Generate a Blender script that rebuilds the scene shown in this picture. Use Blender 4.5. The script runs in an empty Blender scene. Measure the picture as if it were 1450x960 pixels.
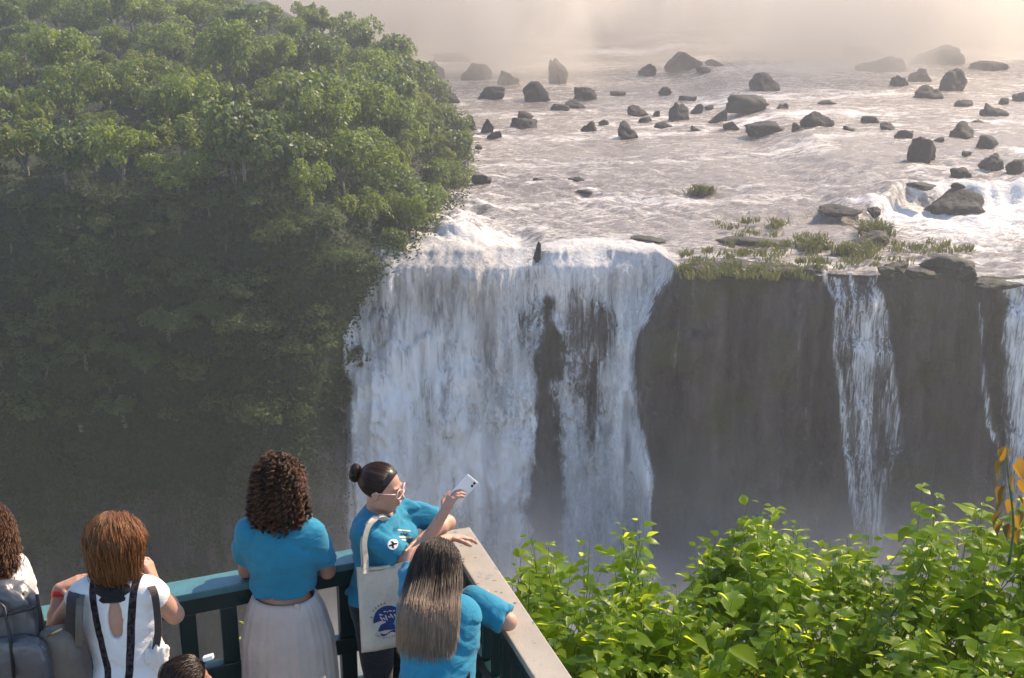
import bpy, math, random
import numpy as np
from mathutils import Vector

# ------------------------------------------------------------------ camera, light, exposure
SC = bpy.context.scene
COL = SC.collection
CAMZ, PITCH, FPX = 3.95, math.radians(18.0), 1750.0      # focal length in pixels of a 1450 px wide picture
cam_data = bpy.data.cameras.new('camera')
cam_data.sensor_width = 36.0
cam_data.lens = 36.0 * FPX / 1450.0
cam_data.clip_start, cam_data.clip_end = 0.1, 3000.0
cam = bpy.data.objects.new('camera', cam_data)
cam.location = (0, 0, CAMZ)
cam.rotation_euler = (math.pi / 2 - PITCH, 0, 0)
COL.objects.link(cam)
SC.camera = cam

SUN_AZ, SUN_EL = 53.0, 42.0          # degrees to the right of the view direction (+Y), and above the horizon
world = bpy.data.worlds.new('World')
SC.world = world
world.use_nodes = True
wn = world.node_tree.nodes
wl = world.node_tree.links
bg = wn['Background']
sky = wn.new('ShaderNodeTexSky')
sky.sky_type = 'NISHITA'
sky.sun_disc = False
sky.sun_elevation = math.radians(SUN_EL)
sky.sun_rotation = math.radians(SUN_AZ)
sky.air_density, sky.dust_density, sky.ozone_density = 1.0, 0.3, 3.0
bg.inputs['Strength'].default_value = 0.15
wl.new(sky.outputs[0], bg.inputs['Color'])

sun_data = bpy.data.lights.new('sun', 'SUN')
sun_data.energy = 5.0
sun_data.angle = math.radians(0.5)
sun_data.color = (1.0, 0.79, 0.56)
sun = bpy.data.objects.new('sun', sun_data)
_d = Vector((math.sin(math.radians(SUN_AZ)) * math.cos(math.radians(SUN_EL)),
             math.cos(math.radians(SUN_AZ)) * math.cos(math.radians(SUN_EL)),
             math.sin(math.radians(SUN_EL))))
sun.rotation_euler = _d.to_track_quat('Z', 'Y').to_euler()
sun.location = (40, 40, 60)
COL.objects.link(sun)

SC.view_settings.view_transform = 'Standard'
SC.view_settings.look = 'None'
SC.view_settings.exposure = 0.82
SC.view_settings.gamma = 1.0
SC.view_settings.use_curve_mapping = False
SC.render.engine = 'CYCLES'
cy = SC.cycles
cy.use_denoising = True
try:
    cy.denoiser = 'OPENIMAGEDENOISE'
except Exception:
    pass
cy.max_bounces = 6
cy.diffuse_bounces = 3
cy.glossy_bounces = 2
cy.transmission_bounces = 4
cy.transparent_max_bounces = 12
cy.volume_bounces = 1
cy.volume_step_rate = 1.0
cy.volume_max_steps = 128
cy.sample_clamp_indirect = 4.0
cy.use_adaptive_sampling = True
cy.adaptive_threshold = 0.02
cy.caustics_reflective = cy.caustics_refractive = False

# ------------------------------------------------------------------ small helpers
rng = np.random.default_rng(11)
random.seed(5)
CP, SP = math.cos(PITCH), math.sin(PITCH)

def ray(px, py):
    x, y = (px - 725.0) / FPX, -(py - 480.0) / FPX
    return np.array([x, CP + y * SP, -SP + y * CP])

def at(px, py, Y):
    """world point seen at a pixel of the photograph, at distance Y along the ground"""
    d = ray(px, py)
    return np.array([0, 0, CAMZ]) + d * (Y / d[1])

def atz(px, py, z):
    d = ray(px, py)
    return np.array([0, 0, CAMZ]) + d * ((z - CAMZ) / d[2])

def to_px(p):
    p = np.asarray(p, float)
    q = p - np.array([0, 0, CAMZ])
    dep = q[..., 1] * CP - q[..., 2] * SP
    up = q[..., 1] * SP + q[..., 2] * CP
    return 725 + FPX * q[..., 0] / dep, 480 - FPX * up / dep

def sstep(a, b, x):
    t = np.clip((np.asarray(x, float) - a) / (b - a), 0, 1)
    return t * t * (3 - 2 * t)

_perm = np.random.default_rng(3).permutation(256)
_perm = np.concatenate([_perm, _perm, _perm])
_val = np.random.default_rng(4).random(256)

def vnoise(x, y, z=0.0, seed=0):
    x, y, z = np.broadcast_arrays(np.asarray(x, float) + seed * 17.31, np.asarray(y, float) - seed * 9.7, np.asarray(z, float) + seed * 3.3)
    xi, yi, zi = np.floor(x).astype(int), np.floor(y).astype(int), np.floor(z).astype(int)
    fx, fy, fz = x - xi, y - yi, z - zi
    fx, fy, fz = [f * f * f * (f * (f * 6 - 15) + 10) for f in (fx, fy, fz)]
    def h(a, b, c):
        return _val[_perm[_perm[_perm[a & 255] + (b & 255)] + (c & 255)]]
    r = 0
    for dx, wx in ((0, 1 - fx), (1, fx)):
        for dy, wy in ((0, 1 - fy), (1, fy)):
            for dz, wz in ((0, 1 - fz), (1, fz)):
                r = r + wx * wy * wz * h(xi + dx, yi + dy, zi + dz)
    return r * 2 - 1

def fbm(x, y, z=0.0, seed=0, octv=4, gain=0.5):
    a, r, f = 1.0, 0.0, 1.0
    for k in range(octv):
        r = r + a * vnoise(np.asarray(x) * f, np.asarray(y) * f, np.asarray(z) * f, seed + k)
        a *= gain
        f *= 2.03
    return r

def mesh_np(name, v, f, mat=None, smooth=True, attrs=None):
    """mesh from a vertex array and a face array (quads or triangles), or a list of such face arrays"""
    v = np.asarray(v, np.float32).reshape(-1, 3)
    fl = f if isinstance(f, list) else [f]
    fl = [np.asarray(a, np.int32) for a in fl if len(a)]
    me = bpy.data.meshes.new(name)
    me.vertices.add(len(v))
    me.vertices.foreach_set('co', v.ravel())
    nl = sum(a.size for a in fl)
    nf = sum(len(a) for a in fl)
    me.loops.add(nl)
    me.loops.foreach_set('vertex_index', np.concatenate([a.ravel() for a in fl]))
    me.polygons.add(nf)
    tot = np.concatenate([np.full(len(a), a.shape[1], np.int32) for a in fl])
    st = np.concatenate([[0], np.cumsum(tot)[:-1]]).astype(np.int32)
    me.polygons.foreach_set('loop_start', st)
    me.polygons.foreach_set('use_smooth', np.full(nf, smooth))
    me.update(calc_edges=True)
    me.validate()
    for k, a in (attrs or {}).items():
        a = np.asarray(a, np.float32)
        if a.ndim == 1:
            me.attributes.new(k, 'FLOAT', 'POINT').data.foreach_set('value', a)
        else:
            me.attributes.new(k, 'FLOAT_COLOR', 'POINT').data.foreach_set('color', np.concatenate([a, np.ones((len(a), 1), np.float32)], 1).ravel())
    if mat:
        me.materials.append(mat)
    return me

def link(name, me, parent=None, loc=None, label=None, cat=None, group=None, kind=None):
    o = bpy.data.objects.new(name, me)
    COL.objects.link(o)
    if parent is not None:
        o.parent = parent
    if loc is not None:
        o.location = loc
    tag(o, label, cat, group, kind)
    return o

def tag(o, label=None, cat=None, group=None, kind=None):
    if label: o['label'] = label
    if cat: o['category'] = cat
    if group: o['group'] = group
    if kind: o['kind'] = kind
    return o

def part(name, me, parent, label=None):
    """child whose mesh is given in world coordinates; the parent is an unrotated Empty"""
    o = bpy.data.objects.new(name, me)
    COL.objects.link(o)
    o.parent = parent
    p = parent
    off = Vector((0, 0, 0))
    while p is not None:
        off += p.location
        p = p.parent
    o.location = -off
    if label: o['label'] = label
    return o

def empty(name, loc, label, cat, group=None, kind=None):
    o = bpy.data.objects.new(name, None)
    o.empty_display_size = 0.1
    o.location = loc
    COL.objects.link(o)
    return tag(o, label, cat, group, kind)

def grid_faces(nr, nc, wrap=False):
    i = np.arange(nr - 1)[:, None]
    j = np.arange(nc if wrap else nc - 1)[None, :]
    a = i * nc + j
    b = i * nc + (j + 1) % nc
    return np.stack([a, b, b + nc, a + nc], -1).reshape(-1, 4)

class MB:
    """collects pieces of one mesh"""
    def __init__(s):
        s.v, s.q, s.t, s.n = [], [], [], 0
    def add(s, v, f):
        v = np.asarray(v, float).reshape(-1, 3)
        f = np.asarray(f, int)
        (s.q if f.shape[1] == 4 else s.t).append(f + s.n)
        s.v.append(v)
        s.n += len(v)
    def box(s, c, x, y, z):
        """box from a centre and three half-axis vectors, edges slightly chamfered by nothing"""
        c, x, y, z = [np.asarray(a, float) for a in (c, x, y, z)]
        v = [c + i * x + j * y + k * z for i in (-1, 1) for j in (-1, 1) for k in (-1, 1)]
        s.add(v, [[0, 1, 3, 2], [4, 6, 7, 5], [0, 4, 5, 1], [2, 3, 7, 6], [0, 2, 6, 4], [1, 5, 7, 3]])
    def tube(s, pts, rad, n=8, cap=True):
        pts = np.asarray(pts, float)
        m = len(pts)
        rad = np.broadcast_to(np.asarray(rad, float), (m,))
        t = np.gradient(pts, axis=0)
        t /= np.linalg.norm(t, axis=1)[:, None] + 1e-9
        ref = np.array([0.31, 0.17, 0.93])
        if abs(t.mean(0) @ ref) > 0.85: ref = np.array([0.9, 0.3, 0.1])
        a = np.cross(t, ref); a /= np.linalg.norm(a, axis=1)[:, None] + 1e-9
        b = np.cross(t, a)
        th = np.arange(n) * 2 * np.pi / n
        v = pts[:, None] + rad[:, None, None] * (np.cos(th)[None, :, None] * a[:, None] + np.sin(th)[None, :, None] * b[:, None])
        s.add(v, grid_faces(m, n, True))
        if cap:
            k = s.n
            s.add([pts[0], pts[-1]], np.zeros((0, 3), int))
            j = np.arange(n)
            s.t.append(np.stack([np.full(n, k), k - m * n + (j + 1) % n, k - m * n + j], 1))
            s.t.append(np.stack([np.full(n, k + 1), k - n + j, k - n + (j + 1) % n], 1))
    def ribbon(s, pts, side, w):
        pts, side = np.asarray(pts, float), np.asarray(side, float)
        w = np.broadcast_to(np.asarray(w, float), (len(pts),))
        v = np.stack([pts - side * w[:, None] / 2, pts + side * w[:, None] / 2], 1)
        s.add(v, grid_faces(len(pts), 2))
    def mesh(s, name, mat, smooth=True):
        f = []
        if s.q: f.append(np.concatenate(s.q))
        if s.t: f.append(np.concatenate(s.t))
        return mesh_np(name, np.concatenate(s.v), f, mat, smooth)

# ------------------------------------------------------------------ material helpers
class NT:
    def __init__(s, name):
        s.m = bpy.data.materials.new(name)
        s.m.use_nodes = True
        s.t = s.m.node_tree
        s.t.nodes.clear()
        s.out = s.n('ShaderNodeOutputMaterial')
    def n(s, typ, **kw):
        x = s.t.nodes.new(typ)
        for k, v in kw.items():
            setattr(x, k, v)
        return x
    def l(s, a, b):
        s.t.links.new(a, b)
    def setin(s, sock, v):
        if hasattr(v, 'is_output') or isinstance(v, bpy.types.NodeSocket):
            s.l(v, sock)
        elif v is not None:
            sock.default_value = v
    def coord(s, kind='Object'):
        return s.n('ShaderNodeTexCoord').outputs[kind]
    def mapping(s, vec, scale=(1, 1, 1), loc=(0, 0, 0), rot=(0, 0, 0)):
        x = s.n('ShaderNodeMapping')
        x.inputs['Scale'].default_value = scale
        x.inputs['Location'].default_value = loc
        x.inputs['Rotation'].default_value = rot
        s.l(vec, x.inputs['Vector'])
        return x.outputs[0]
    def noise(s, vec, scale, detail=4, rough=0.55, dist=0.0, typ='FBM'):
        x = s.n('ShaderNodeTexNoise')
        try: x.noise_type = typ
        except Exception: pass
        s.l(vec, x.inputs['Vector'])
        x.inputs['Scale'].default_value = scale
        x.inputs['Detail'].default_value = detail
        x.inputs['Roughness'].default_value = rough
        x.inputs['Distortion'].default_value = dist
        return x.outputs['Fac']
    def ramp(s, fac, stops):
        x = s.n('ShaderNodeValToRGB')
        e = x.color_ramp.elements
        while len(e) < len(stops): e.new(0.5)
        for el, (p, c) in zip(e, stops):
            el.position = p
            el.color = (*c, 1) if len(c) == 3 else c
        s.l(fac, x.inputs[0])
        return x.outputs[0]
    def math(s, op, a, b=None, clamp=False):
        x = s.n('ShaderNodeMath', operation=op, use_clamp=clamp)
        s.setin(x.inputs[0], a)
        if b is not None: s.setin(x.inputs[1], b)
        return x.outputs[0]
    def maprange(s, v, a, b, c=0.0, d=1.0, smooth=False):
        x = s.n('ShaderNodeMapRange')
        if smooth: x.interpolation_type = 'SMOOTHSTEP'
        s.l(v, x.inputs[0])
        for i, k in enumerate((a, b, c, d)): x.inputs[1 + i].default_value = k
        return x.outputs[0]
    def mix(s, fac, a, b, blend='MIX'):
        x = s.n('ShaderNodeMix', data_type='RGBA', blend_type=blend)
        s.setin(x.inputs[0], fac)
        for sock, v in ((x.inputs[6], a), (x.inputs[7], b)):
            if isinstance(v, (tuple, list)): v = (*v, 1) if len(v) == 3 else v
            s.setin(sock, v)
        return x.outputs[2]
    def attr(s, name, out='Fac'):
        x = s.n('ShaderNodeAttribute')
        x.attribute_name = name
        return x.outputs[out]
    def bump(s, h, strength=0.5, dist=0.1):
        x = s.n('ShaderNodeBump')
        x.inputs['Strength'].default_value = strength
        x.inputs['Distance'].default_value = dist
        s.l(h, x.inputs['Height'])
        return x.outputs[0]
    def principled(s, col, rough=0.6, normal=None, spec=0.5, **kw):
        x = s.n('ShaderNodeBsdfPrincipled')
        if isinstance(col, (tuple, list)): col = (*col, 1) if len(col) == 3 else col
        s.setin(x.inputs['Base Color'], col)
        s.setin(x.inputs['Roughness'], rough)
        x.inputs['Specular IOR Level'].default_value = spec
        if normal is not None: s.l(normal, x.inputs['Normal'])
        for k, v in kw.items():
            s.setin(x.inputs[k.replace('_', ' ')], v)
        return x.outputs[0]
    def mixsh(s, fac, a, b):
        x = s.n('ShaderNodeMixShader')
        s.setin(x.inputs[0], fac)
        s.l(a, x.inputs[1]); s.l(b, x.inputs[2])
        return x.outputs[0]
    def done(s, shader):
        s.l(shader, s.out.inputs['Surface'])
        return s.m

def simple(name, col, rough=0.6, var=0.0, scale=20.0, bump=0.0, spec=0.5, dist=0.01, **kw):
    """plain surface with a little procedural variation"""
    t = NT(name)
    c = t.coord()
    n = t.noise(c, scale, 5, 0.6)
    lo = tuple(max(0, k * (1 - var)) for k in col)
    hi = tuple(min(1, k * (1 + var)) for k in col)
    colr = t.ramp(n, [(0.3, lo), (0.7, hi)])
    nrm = t.bump(n, bump, dist) if bump else None
    return t.done(t.principled(colr, rough, nrm, spec, **kw))
# ------------------------------------------------------------------ the gorge: river, cliffs, falls
ZR = -21.0          # upper river level
ZB = -64.0          # bottom of the gorge

# materials
def rock_material(name, dark, light, moss, moss_amt=0.5, wet=0.5, colscale=(0.5, 0.5, 0.08), bumpd=0.5):
    t = NT(name)
    c = t.coord()
    big = t.noise(t.mapping(c, colscale), 1.0, 6, 0.6, 0.3)
    fine = t.noise(c, 1.6, 8, 0.65)
    col = t.ramp(big, [(0.3, dark), (0.7, light)])
    m = t.maprange(t.noise(c, 0.22, 6, 0.65), 0.62 - 0.2 * moss_amt, 0.75 - 0.2 * moss_amt)
    col = t.mix(m, col, moss)
    col = t.mix(t.maprange(fine, 0.3, 0.8), col, (0.5, 0.5, 0.5), 'OVERLAY')
    h = t.math('ADD', t.math('MULTIPLY', big, 1.5), fine)
    return t.done(t.principled(col, 0.75 - 0.3 * wet, t.bump(h, 1.0, bumpd), 0.4))

M_CLIFF = rock_material('cliff_rock', (0.020, 0.017, 0.015), (0.115, 0.092, 0.074), (0.060, 0.062, 0.022), 0.55, 0.4)
M_LEDGE = rock_material('ledge_rock', (0.016, 0.013, 0.011), (0.050, 0.040, 0.032), (0.040, 0.042, 0.015), 0.9, 0.3)
M_HILL = rock_material('hill_earth', (0.014, 0.015, 0.009), (0.030, 0.030, 0.018), (0.020, 0.034, 0.010), 1.2, 0.1)
M_BOULDER = rock_material('boulder_rock', (0.005, 0.0045, 0.004), (0.018, 0.015, 0.013), (0.014, 0.014, 0.008), 0.1, 0.0, (0.5, 0.5, 0.5), 0.25)

def river_material():
    t = NT('river_water')
    c = t.coord()
    foam = t.attr('foam')
    w1 = t.noise(t.mapping(c, (0.40, 0.85, 0.6)), 1.0, 8, 0.62, 1.2)
    w2 = t.noise(t.mapping(c, (1.9, 3.4, 1.5)), 1.0, 7, 0.68, 0.8)
    h = t.math('ADD', w1, t.math('MULTIPLY', w2, 0.55))
    s1 = t.noise(t.mapping(c, (0.30, 0.75, 0.3)), 1.0, 9, 0.72, 1.8)
    s = t.math('ADD', s1, t.math('MULTIPLY', t.math('SUBTRACT', foam, 0.42), 0.42))
    s = t.math('ADD', s, t.math('MULTIPLY', t.math('SUBTRACT', w2, 0.5), 0.30))
    fm = t.maprange(s, 0.46, 0.74, 0, 1, True)
    tint = t.ramp(t.noise(c, 0.06, 4, 0.6), [(0.35, (0.17, 0.14, 0.125)), (0.7, (0.29, 0.25, 0.22))])
    col = t.mix(fm, tint, (0.80, 0.76, 0.72))
    rough = t.math('ADD', t.math('MULTIPLY', fm, 0.42), 0.22)
    return t.done(t.principled(col, rough, t.bump(h, 1.0, 0.42), 0.5))
M_RIVER = river_material()

def fall_material(name, seed, lo, hi, white=(0.96, 0.97, 0.985), brown=(0.34, 0.27, 0.19), fs=1.0):
    t = NT(name)
    c = t.coord()
    den = t.attr('cover')
    strand = t.noise(t.mapping(c, (2.6 * fs, 2.6 * fs, 0.17 * fs), (seed * 3.1, 0, seed)), 1.0, 10, 0.70, 0.6)
    puff = t.noise(t.mapping(c, (1.5 * fs, 1.5 * fs, 0.75 * fs), (seed, seed * 2, 0)), 1.0, 10, 0.74, 1.2)
    age = t.attr('age')                        # 0 at the lip, 1 where the water is broken up
    xx = t.n('ShaderNodeMix', data_type='FLOAT')
    t.l(age, xx.inputs[0]); t.l(strand, xx.inputs[2]); t.l(puff, xx.inputs[3])
    tex = t.math('ADD', t.math('MULTIPLY', xx.outputs[0], 0.65), t.math('MULTIPLY', strand, 0.35))
    s = t.math('ADD', t.math('MULTIPLY', t.math('SUBTRACT', tex, 0.5), 1.9), den)
    a = t.maprange(s, lo, hi, 0, 1, True)
    clear = t.attr('clear')
    body = t.mix(clear, white, brown)
    water_col = t.mix(t.maprange(s, lo + 0.05, hi + 0.30), t.mix(0.28, body, (0.38, 0.39, 0.41)), body)  # greyer where the water cover is thin
    d = t.n('ShaderNodeBsdfDiffuse'); t.l(water_col, d.inputs['Color'])
    hh = t.math('ADD', strand, puff)
    t.l(t.bump(hh, 0.6, 0.5), d.inputs['Normal'])
    tr = t.n('ShaderNodeBsdfTranslucent'); t.l(water_col, tr.inputs['Color'])
    sh = t.mixsh(0.08, d.outputs[0], tr.outputs[0])
    tp = t.n('ShaderNodeBsdfTransparent')
    return t.done(t.mixsh(a, tp.outputs[0], sh))
M_FALL = fall_material('falling_water', 0.0, 0.10, 0.74)
M_SPRAY = fall_material('falling_spray', 5.0, 0.42, 1.02)
M_STREAM = fall_material('thin_stream_water', 9.0, 0.32, 1.0, fs=1.9)

# plan of the cliff edge
LIP_PX = [(-900, 352), (300, 352), (560, 352), (600, 350), (680, 353), (700, 346), (755, 346), (772, 352), (850, 350), (928, 352),
          (948, 366), (962, 384), (1000, 387), (1060, 388), (1130, 388), (1170, 385), (1240, 387), (1300, 386), (1372, 386),
          (1388, 392), (1400, 398), (1460, 400), (2300, 400)]
_lip = np.array([atz(px, py, ZR) for px, py in LIP_PX])
def lip_y(X):
    X = np.asarray(X, float)
    return np.interp(X, _lip[:, 0], _lip[:, 1]) + 0.8 * fbm(X * 0.35, 0.0, 0.0, 21, 5, 0.6)

def cliff_y(X, z):
    X, z = np.broadcast_arrays(np.asarray(X, float), np.asarray(z, float))
    dep = ZR - z
    # the wall right of the main fall stands forward and bulges left below the lip
    xb = np.interp(dep, [0, 1.5, 5, 8, 16, 30, 45], [12.7, 12.6, 10.7, 9.9, 10.1, 11.3, 11.8])
    xb = xb + 0.35 * fbm(z * 0.4, 3.3, 0, 31, 3)
    side = sstep(-0.5, 0.9, X - xb)
    base = lip_y(X)
    back = np.minimum(base, 101.0) * 0 + 100.6
    y = np.where(X < 13.5, back + (94.3 - back) * side, base)
    y = np.where(dep < 1.0, base + (y - base) * np.clip(dep, 0, 1), y)
    y = y - 0.055 * dep                                        # slight batter
    # layered ledges and vertical columns
    y = y + 1.3 * fbm(X * 0.16, z * 0.10, 0, 41, 4) * sstep(0.3, 4, dep)
    y = y - 0.9 * np.abs(fbm(X * 0.55, z * 0.05, 0, 51, 3)) * sstep(0.2, 2, dep)
    blk = fbm(np.round(X * 0.45 + 0.8 * fbm(X * 0.3, z * 0.3, 0, 63, 2)) * 0.37, np.round(z * 0.28 + 0.7 * fbm(X * 0.3, z * 0.3, 0, 64, 2)) * 0.41, 0, 62, 2)
    y = y - 0.8 * blk * sstep(0.5, 3, dep)
    lay = np.sin(z * 0.62 + 1.3 * fbm(X * 0.05, z * 0.05, 0, 61, 2))
    y = y - 0.35 * np.clip(lay, 0, 1) ** 3 * sstep(1, 5, dep)
    # rock rib that splits the main fall
    xr = np.interp(dep, [0, 4, 12, 24, 34, 45], [3.0, 2.6, 2.3, 2.5, 2.6, 2.8])
    wr = np.interp(dep, [0, 3, 6, 14, 26, 45], [0.1, 0.5, 1.0, 1.3, 2.2, 3.0])
    y = y - 2.6 * np.exp(-((X - xr) / wr) ** 2) * sstep(2.5, 7, dep)
    return y

Xc = np.arange(-75, 110, 0.33)
Zc_ = np.concatenate([np.arange(0, 44, 0.33)])
XX, DD = np.meshgrid(Xc, Zc_)
DD = np.maximum(DD, 2.2 * np.exp(-((XX - 0.2) / 3.2) ** 4))
YY = cliff_y(XX, ZR - DD)
YY[0] = lip_y(Xc) + 0.05
mesh = mesh_np('cliff', np.stack([XX, YY, ZR - 0.12 - DD], -1), grid_faces(len(Zc_), len(Xc)), M_CLIFF)
link('cliff', mesh, kind='structure', label='dark shaded rock wall of the gorge beside and behind the falls', cat='cliff')

# zoom coordinates of the photo crop used for measuring: x = 600 + X / 1.706, y = Y / 1.706;  (X, Y of the foot, width, height, label)
ROCKS = [
 (60, 150, 110, 34, 'broad dark mass of rock almost hidden in mist behind the jungle bank'),
 (130, 196, 90, 50, 'jagged misty rock mass just left of the palest low boulders'),
 (1130, 176, 150, 40, 'wide dark rock mass dissolving in golden mist at the upper right'),
 (1055, 138, 120, 30, 'faint rock mass in golden mist left of the widest one'),
 (1255, 156, 150, 58, 'tallest dark mass looming in the golden mist at the upper right'),
 (1180, 118, 140, 34, 'faintest rock mass high up in the golden mist'),
 (1390, 172, 110, 26, 'pale rock mass in golden mist by the right edge'),
 (700, 160, 60, 16, 'flat faded rock right of the widest far boulder'),
 (470, 232, 40, 14, 'tiny rock awash right of the lone rounded boulder'),
 (690, 262, 26, 12, 'tiny rock between the square boulder and the longest jagged one'),
 (870, 262, 34, 14, 'tiny rock off the right end of the longest jagged boulder'),
 (1255, 345, 34, 14, 'small rock touching the back of the big steep boulder'),
 (1345, 300, 40, 16, 'low rock between the sloping boulder and the jagged upper right one'),
 (330, 268, 50, 18, 'low dark rock in the foam right of the left cluster'),
 (370, 262, 60, 20, 'wet rock with white water below the lone rounded boulder'),
 (60, 250, 60, 30, 'dark rock at the foot of the misty bank, left of the pale low boulder'),
 (25, 190, 52, 62, 'tall hazy boulder close beside the top of the jungle bank'),
 (322, 205, 56, 82, 'tall standing boulder in mist, tallest of the left cluster'),
 (275, 248, 86, 60, 'broad misty boulder leaning against the tallest one of the left cluster'),
 (205, 205, 62, 40, 'pale boulder nearly lost in the mist left of the tallest boulder'),
 (165, 240, 70, 34, 'low pale boulder in the mist between the jungle bank and the left cluster'),
 (400, 240, 74, 42, 'rounded boulder standing alone right of the tall misty cluster'),
 (545, 182, 52, 30, 'small faded boulder in the mist above the middle of the river'),
 (630, 165, 92, 46, 'wide faded boulder, farthest of the clear ones in midstream'),
 (675, 172, 40, 16, 'low faded rock touching the widest far boulder'),
 (585, 230, 36, 22, 'small round rock alone in midstream below the far boulders'),
 (240, 288, 52, 22, 'flat rock just above a longer flat rock near the jungle bank'),
 (247, 312, 78, 28, 'long flat rock near the jungle bank with foam at its foot'),
 (115, 318, 46, 44, 'dark round boulder standing in the shallows by the jungle bank'),
 (152, 320, 36, 36, 'dark block beside the round boulder by the jungle bank'),
 (172, 332, 40, 16, 'low dark rock at the foot of the two boulders by the jungle bank'),
 (102, 375, 54, 34, 'dark shoreline rock under the bushes of the jungle bank'),
 (130, 362, 24, 16, 'small rock at the tip of the jungle bank shoreline'),
 (398, 320, 48, 40, 'upright dark boulder, leftmost of the midstream row'),
 (438, 304, 30, 16, 'small low rock touching the leftmost boulder of the midstream row'),
 (520, 279, 54, 26, 'smooth humped rock on the upper left of the midstream row'),
 (530, 297, 46, 18, 'flat rock right under the smooth humped rock'),
 (495, 335, 68, 50, 'pointed dark boulder nearest to the falls in the midstream row'),
 (578, 312, 52, 20, 'low wedge rock right of the pointed boulder'),
 (562, 283, 20, 18, 'tiny rock squeezed left of the big square boulder'),
 (613, 292, 62, 54, 'big square boulder in the middle of the midstream row'),
 (640, 247, 46, 20, 'flat rock lying behind the big square boulder'),
 (662, 272, 34, 24, 'small rock on the right shoulder of the big square boulder'),
 (655, 316, 30, 14, 'small flat rock in open water below the big square boulder'),
 (712, 300, 50, 40, 'dark block left of a low slab in the midstream row'),
 (748, 310, 46, 18, 'low slab touching the dark block of the midstream row'),
 (780, 266, 116, 44, 'longest dark boulder with a jagged top in midstream'),
 (822, 220, 92, 50, 'large hazy boulder behind the longest jagged one'),
 (830, 317, 98, 42, 'long broken boulder with a peak at its left end'),
 (906, 314, 32, 20, 'little rock between the long broken boulder and the triangular one'),
 (960, 308, 96, 44, 'triangular boulder with a long tail to its right'),
 (1032, 314, 32, 10, 'flat sliver of rock right of the triangular boulder'),
 (1078, 298, 60, 18, 'low ridge of rock in open water right of the triangular boulder'),
 (980, 252, 52, 10, 'thin flat rock awash alone in the bright water'),
 (1128, 316, 46, 22, 'low dark rock at the start of the right hand group'),
 (1160, 342, 56, 30, 'round dark boulder below the start of the right hand group'),
 (1218, 386, 78, 66, 'big steep boulder, largest dark one of the right hand group'),
 (1310, 336, 84, 46, 'sloping boulder behind the big steep one'),
 (1362, 361, 66, 42, 'squarish boulder right of the big steep one'),
 (1380, 408, 62, 44, 'rounded boulder in front of the squarish one'),
 (1304, 430, 62, 28, 'low boulder nearest to the small cascade'),
 (1315, 375, 32, 10, 'flat chip of rock between the big steep boulder and the squarish one'),
 (1438, 418, 50, 36, 'dark boulder cut by the right edge of the picture near the cascade'),
 (1380, 285, 74, 42, 'dark jagged boulder at the upper right of the right hand group'),
 (1312, 259, 46, 26, 'small dark boulder left of the jagged upper right one'),
 (1402, 252, 28, 18, 'small rock behind the jagged upper right boulder'),
 (1438, 242, 36, 22, 'small hazy boulder at the right edge above the jagged one'),
 (1228, 240, 72, 36, 'wide boulder fading in golden mist at the right'),
 (1282, 222, 84, 66, 'tall boulder fading in golden mist at the right'),
 (1150, 208, 54, 28, 'faint low boulder in golden mist left of the tall one'),
 (1205, 196, 60, 36, 'faintest boulder in golden mist behind the wide one'),
 (136, 446, 58, 28, 'dark rounded rock alone in the rapids near the jungle bank'),
 (372, 440, 46, 15, 'small low dark rock in the rapids in the middle of the river'),
 (388, 468, 46, 8, 'flat rock awash below the small low dark one'),
 (280, 441, 42, 10, 'flat wet rock right of the dark rounded one in the rapids'),
 (276, 622, 24, 46, 'narrow dark rock standing upright on the lip of the main fall'),
 (1205, 456, 84, 14, 'flat dark rock lying along the top of the small cascade'),
 (1297, 455, 34, 14, 'small dark rock on the crest of the small cascade'),
 (1290, 522, 160, 66, 'broad brown rock with white cascades pouring on both sides'),
 (1010, 518, 116, 16, 'long dark ledge rock lying across the current left of the cascade'),
 (1090, 515, 40, 22, 'brown rock at the left end of the small cascade'),
]

# upper river
def step_amp(X):
    return np.interp(X, [-10, 12, 30, 36, 60], [0.0, 0.35, 0.7, 2.1, 2.3])
def step_line(X):
    return np.interp(X, [10, 34, 38, 48, 60, 90], [113, 112, 117, 118.5, 119, 121]) + 0.8 * fbm(np.asarray(X) * 0.3, 1.7, 0, 71, 3)
def river_z(X, Y):
    X, Y = np.asarray(X, float), np.asarray(Y, float)
    px, py = to_px(np.stack(np.broadcast_arrays(X, Y, np.full_like(X + Y, ZR)), -1))
    z = ZR + step_amp(X) * sstep(-0.8, 1.4, Y - step_line(X))
    # small ledges that run across the current
    led = np.sin(Y * 0.27 + 2.2 * fbm(X * 0.045, Y * 0.03, 0, 81, 3))
    z = z + 0.22 * sstep(0.55, 0.95, led) * sstep(100, 112, Y) * (1 - sstep(175, 230, Y))
    amp = 0.14 + 0.16 * np.exp(-((py - 285) / 45.0) ** 2)
    rush = np.exp(-((px - 640) / 70.0) ** 2 - ((py - 325) / 22.0) ** 2)
    rush2 = np.exp(-((px - 1390) / 90.0) ** 2 - ((py - 340) / 35.0) ** 2)
    amp = amp + 0.55 * rush + 0.30 * rush2
    z = z + amp * fbm(X * 0.55 + 0.3 * Y, Y * 0.50, 0, 91, 5, 0.55)
    z = z + 1.1 * np.exp(-((px - 640) / 40.0) ** 2 - ((py - 330) / 16.0) ** 2)
    notch = np.exp(-((px - 728) / 32.0) ** 2 - ((py - 346) / 22.0) ** 2)
    z = z - 1.8 * notch
    return z, px, py, rush, rush2, notch, led
u = np.linspace(-1, 1, 620)
s = np.linspace(0, 1, 640)
Xn = u * 75 + 8
near = lip_y(Xn)
g = 3.6
T = (g ** s - 1) / (g - 1)
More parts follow.
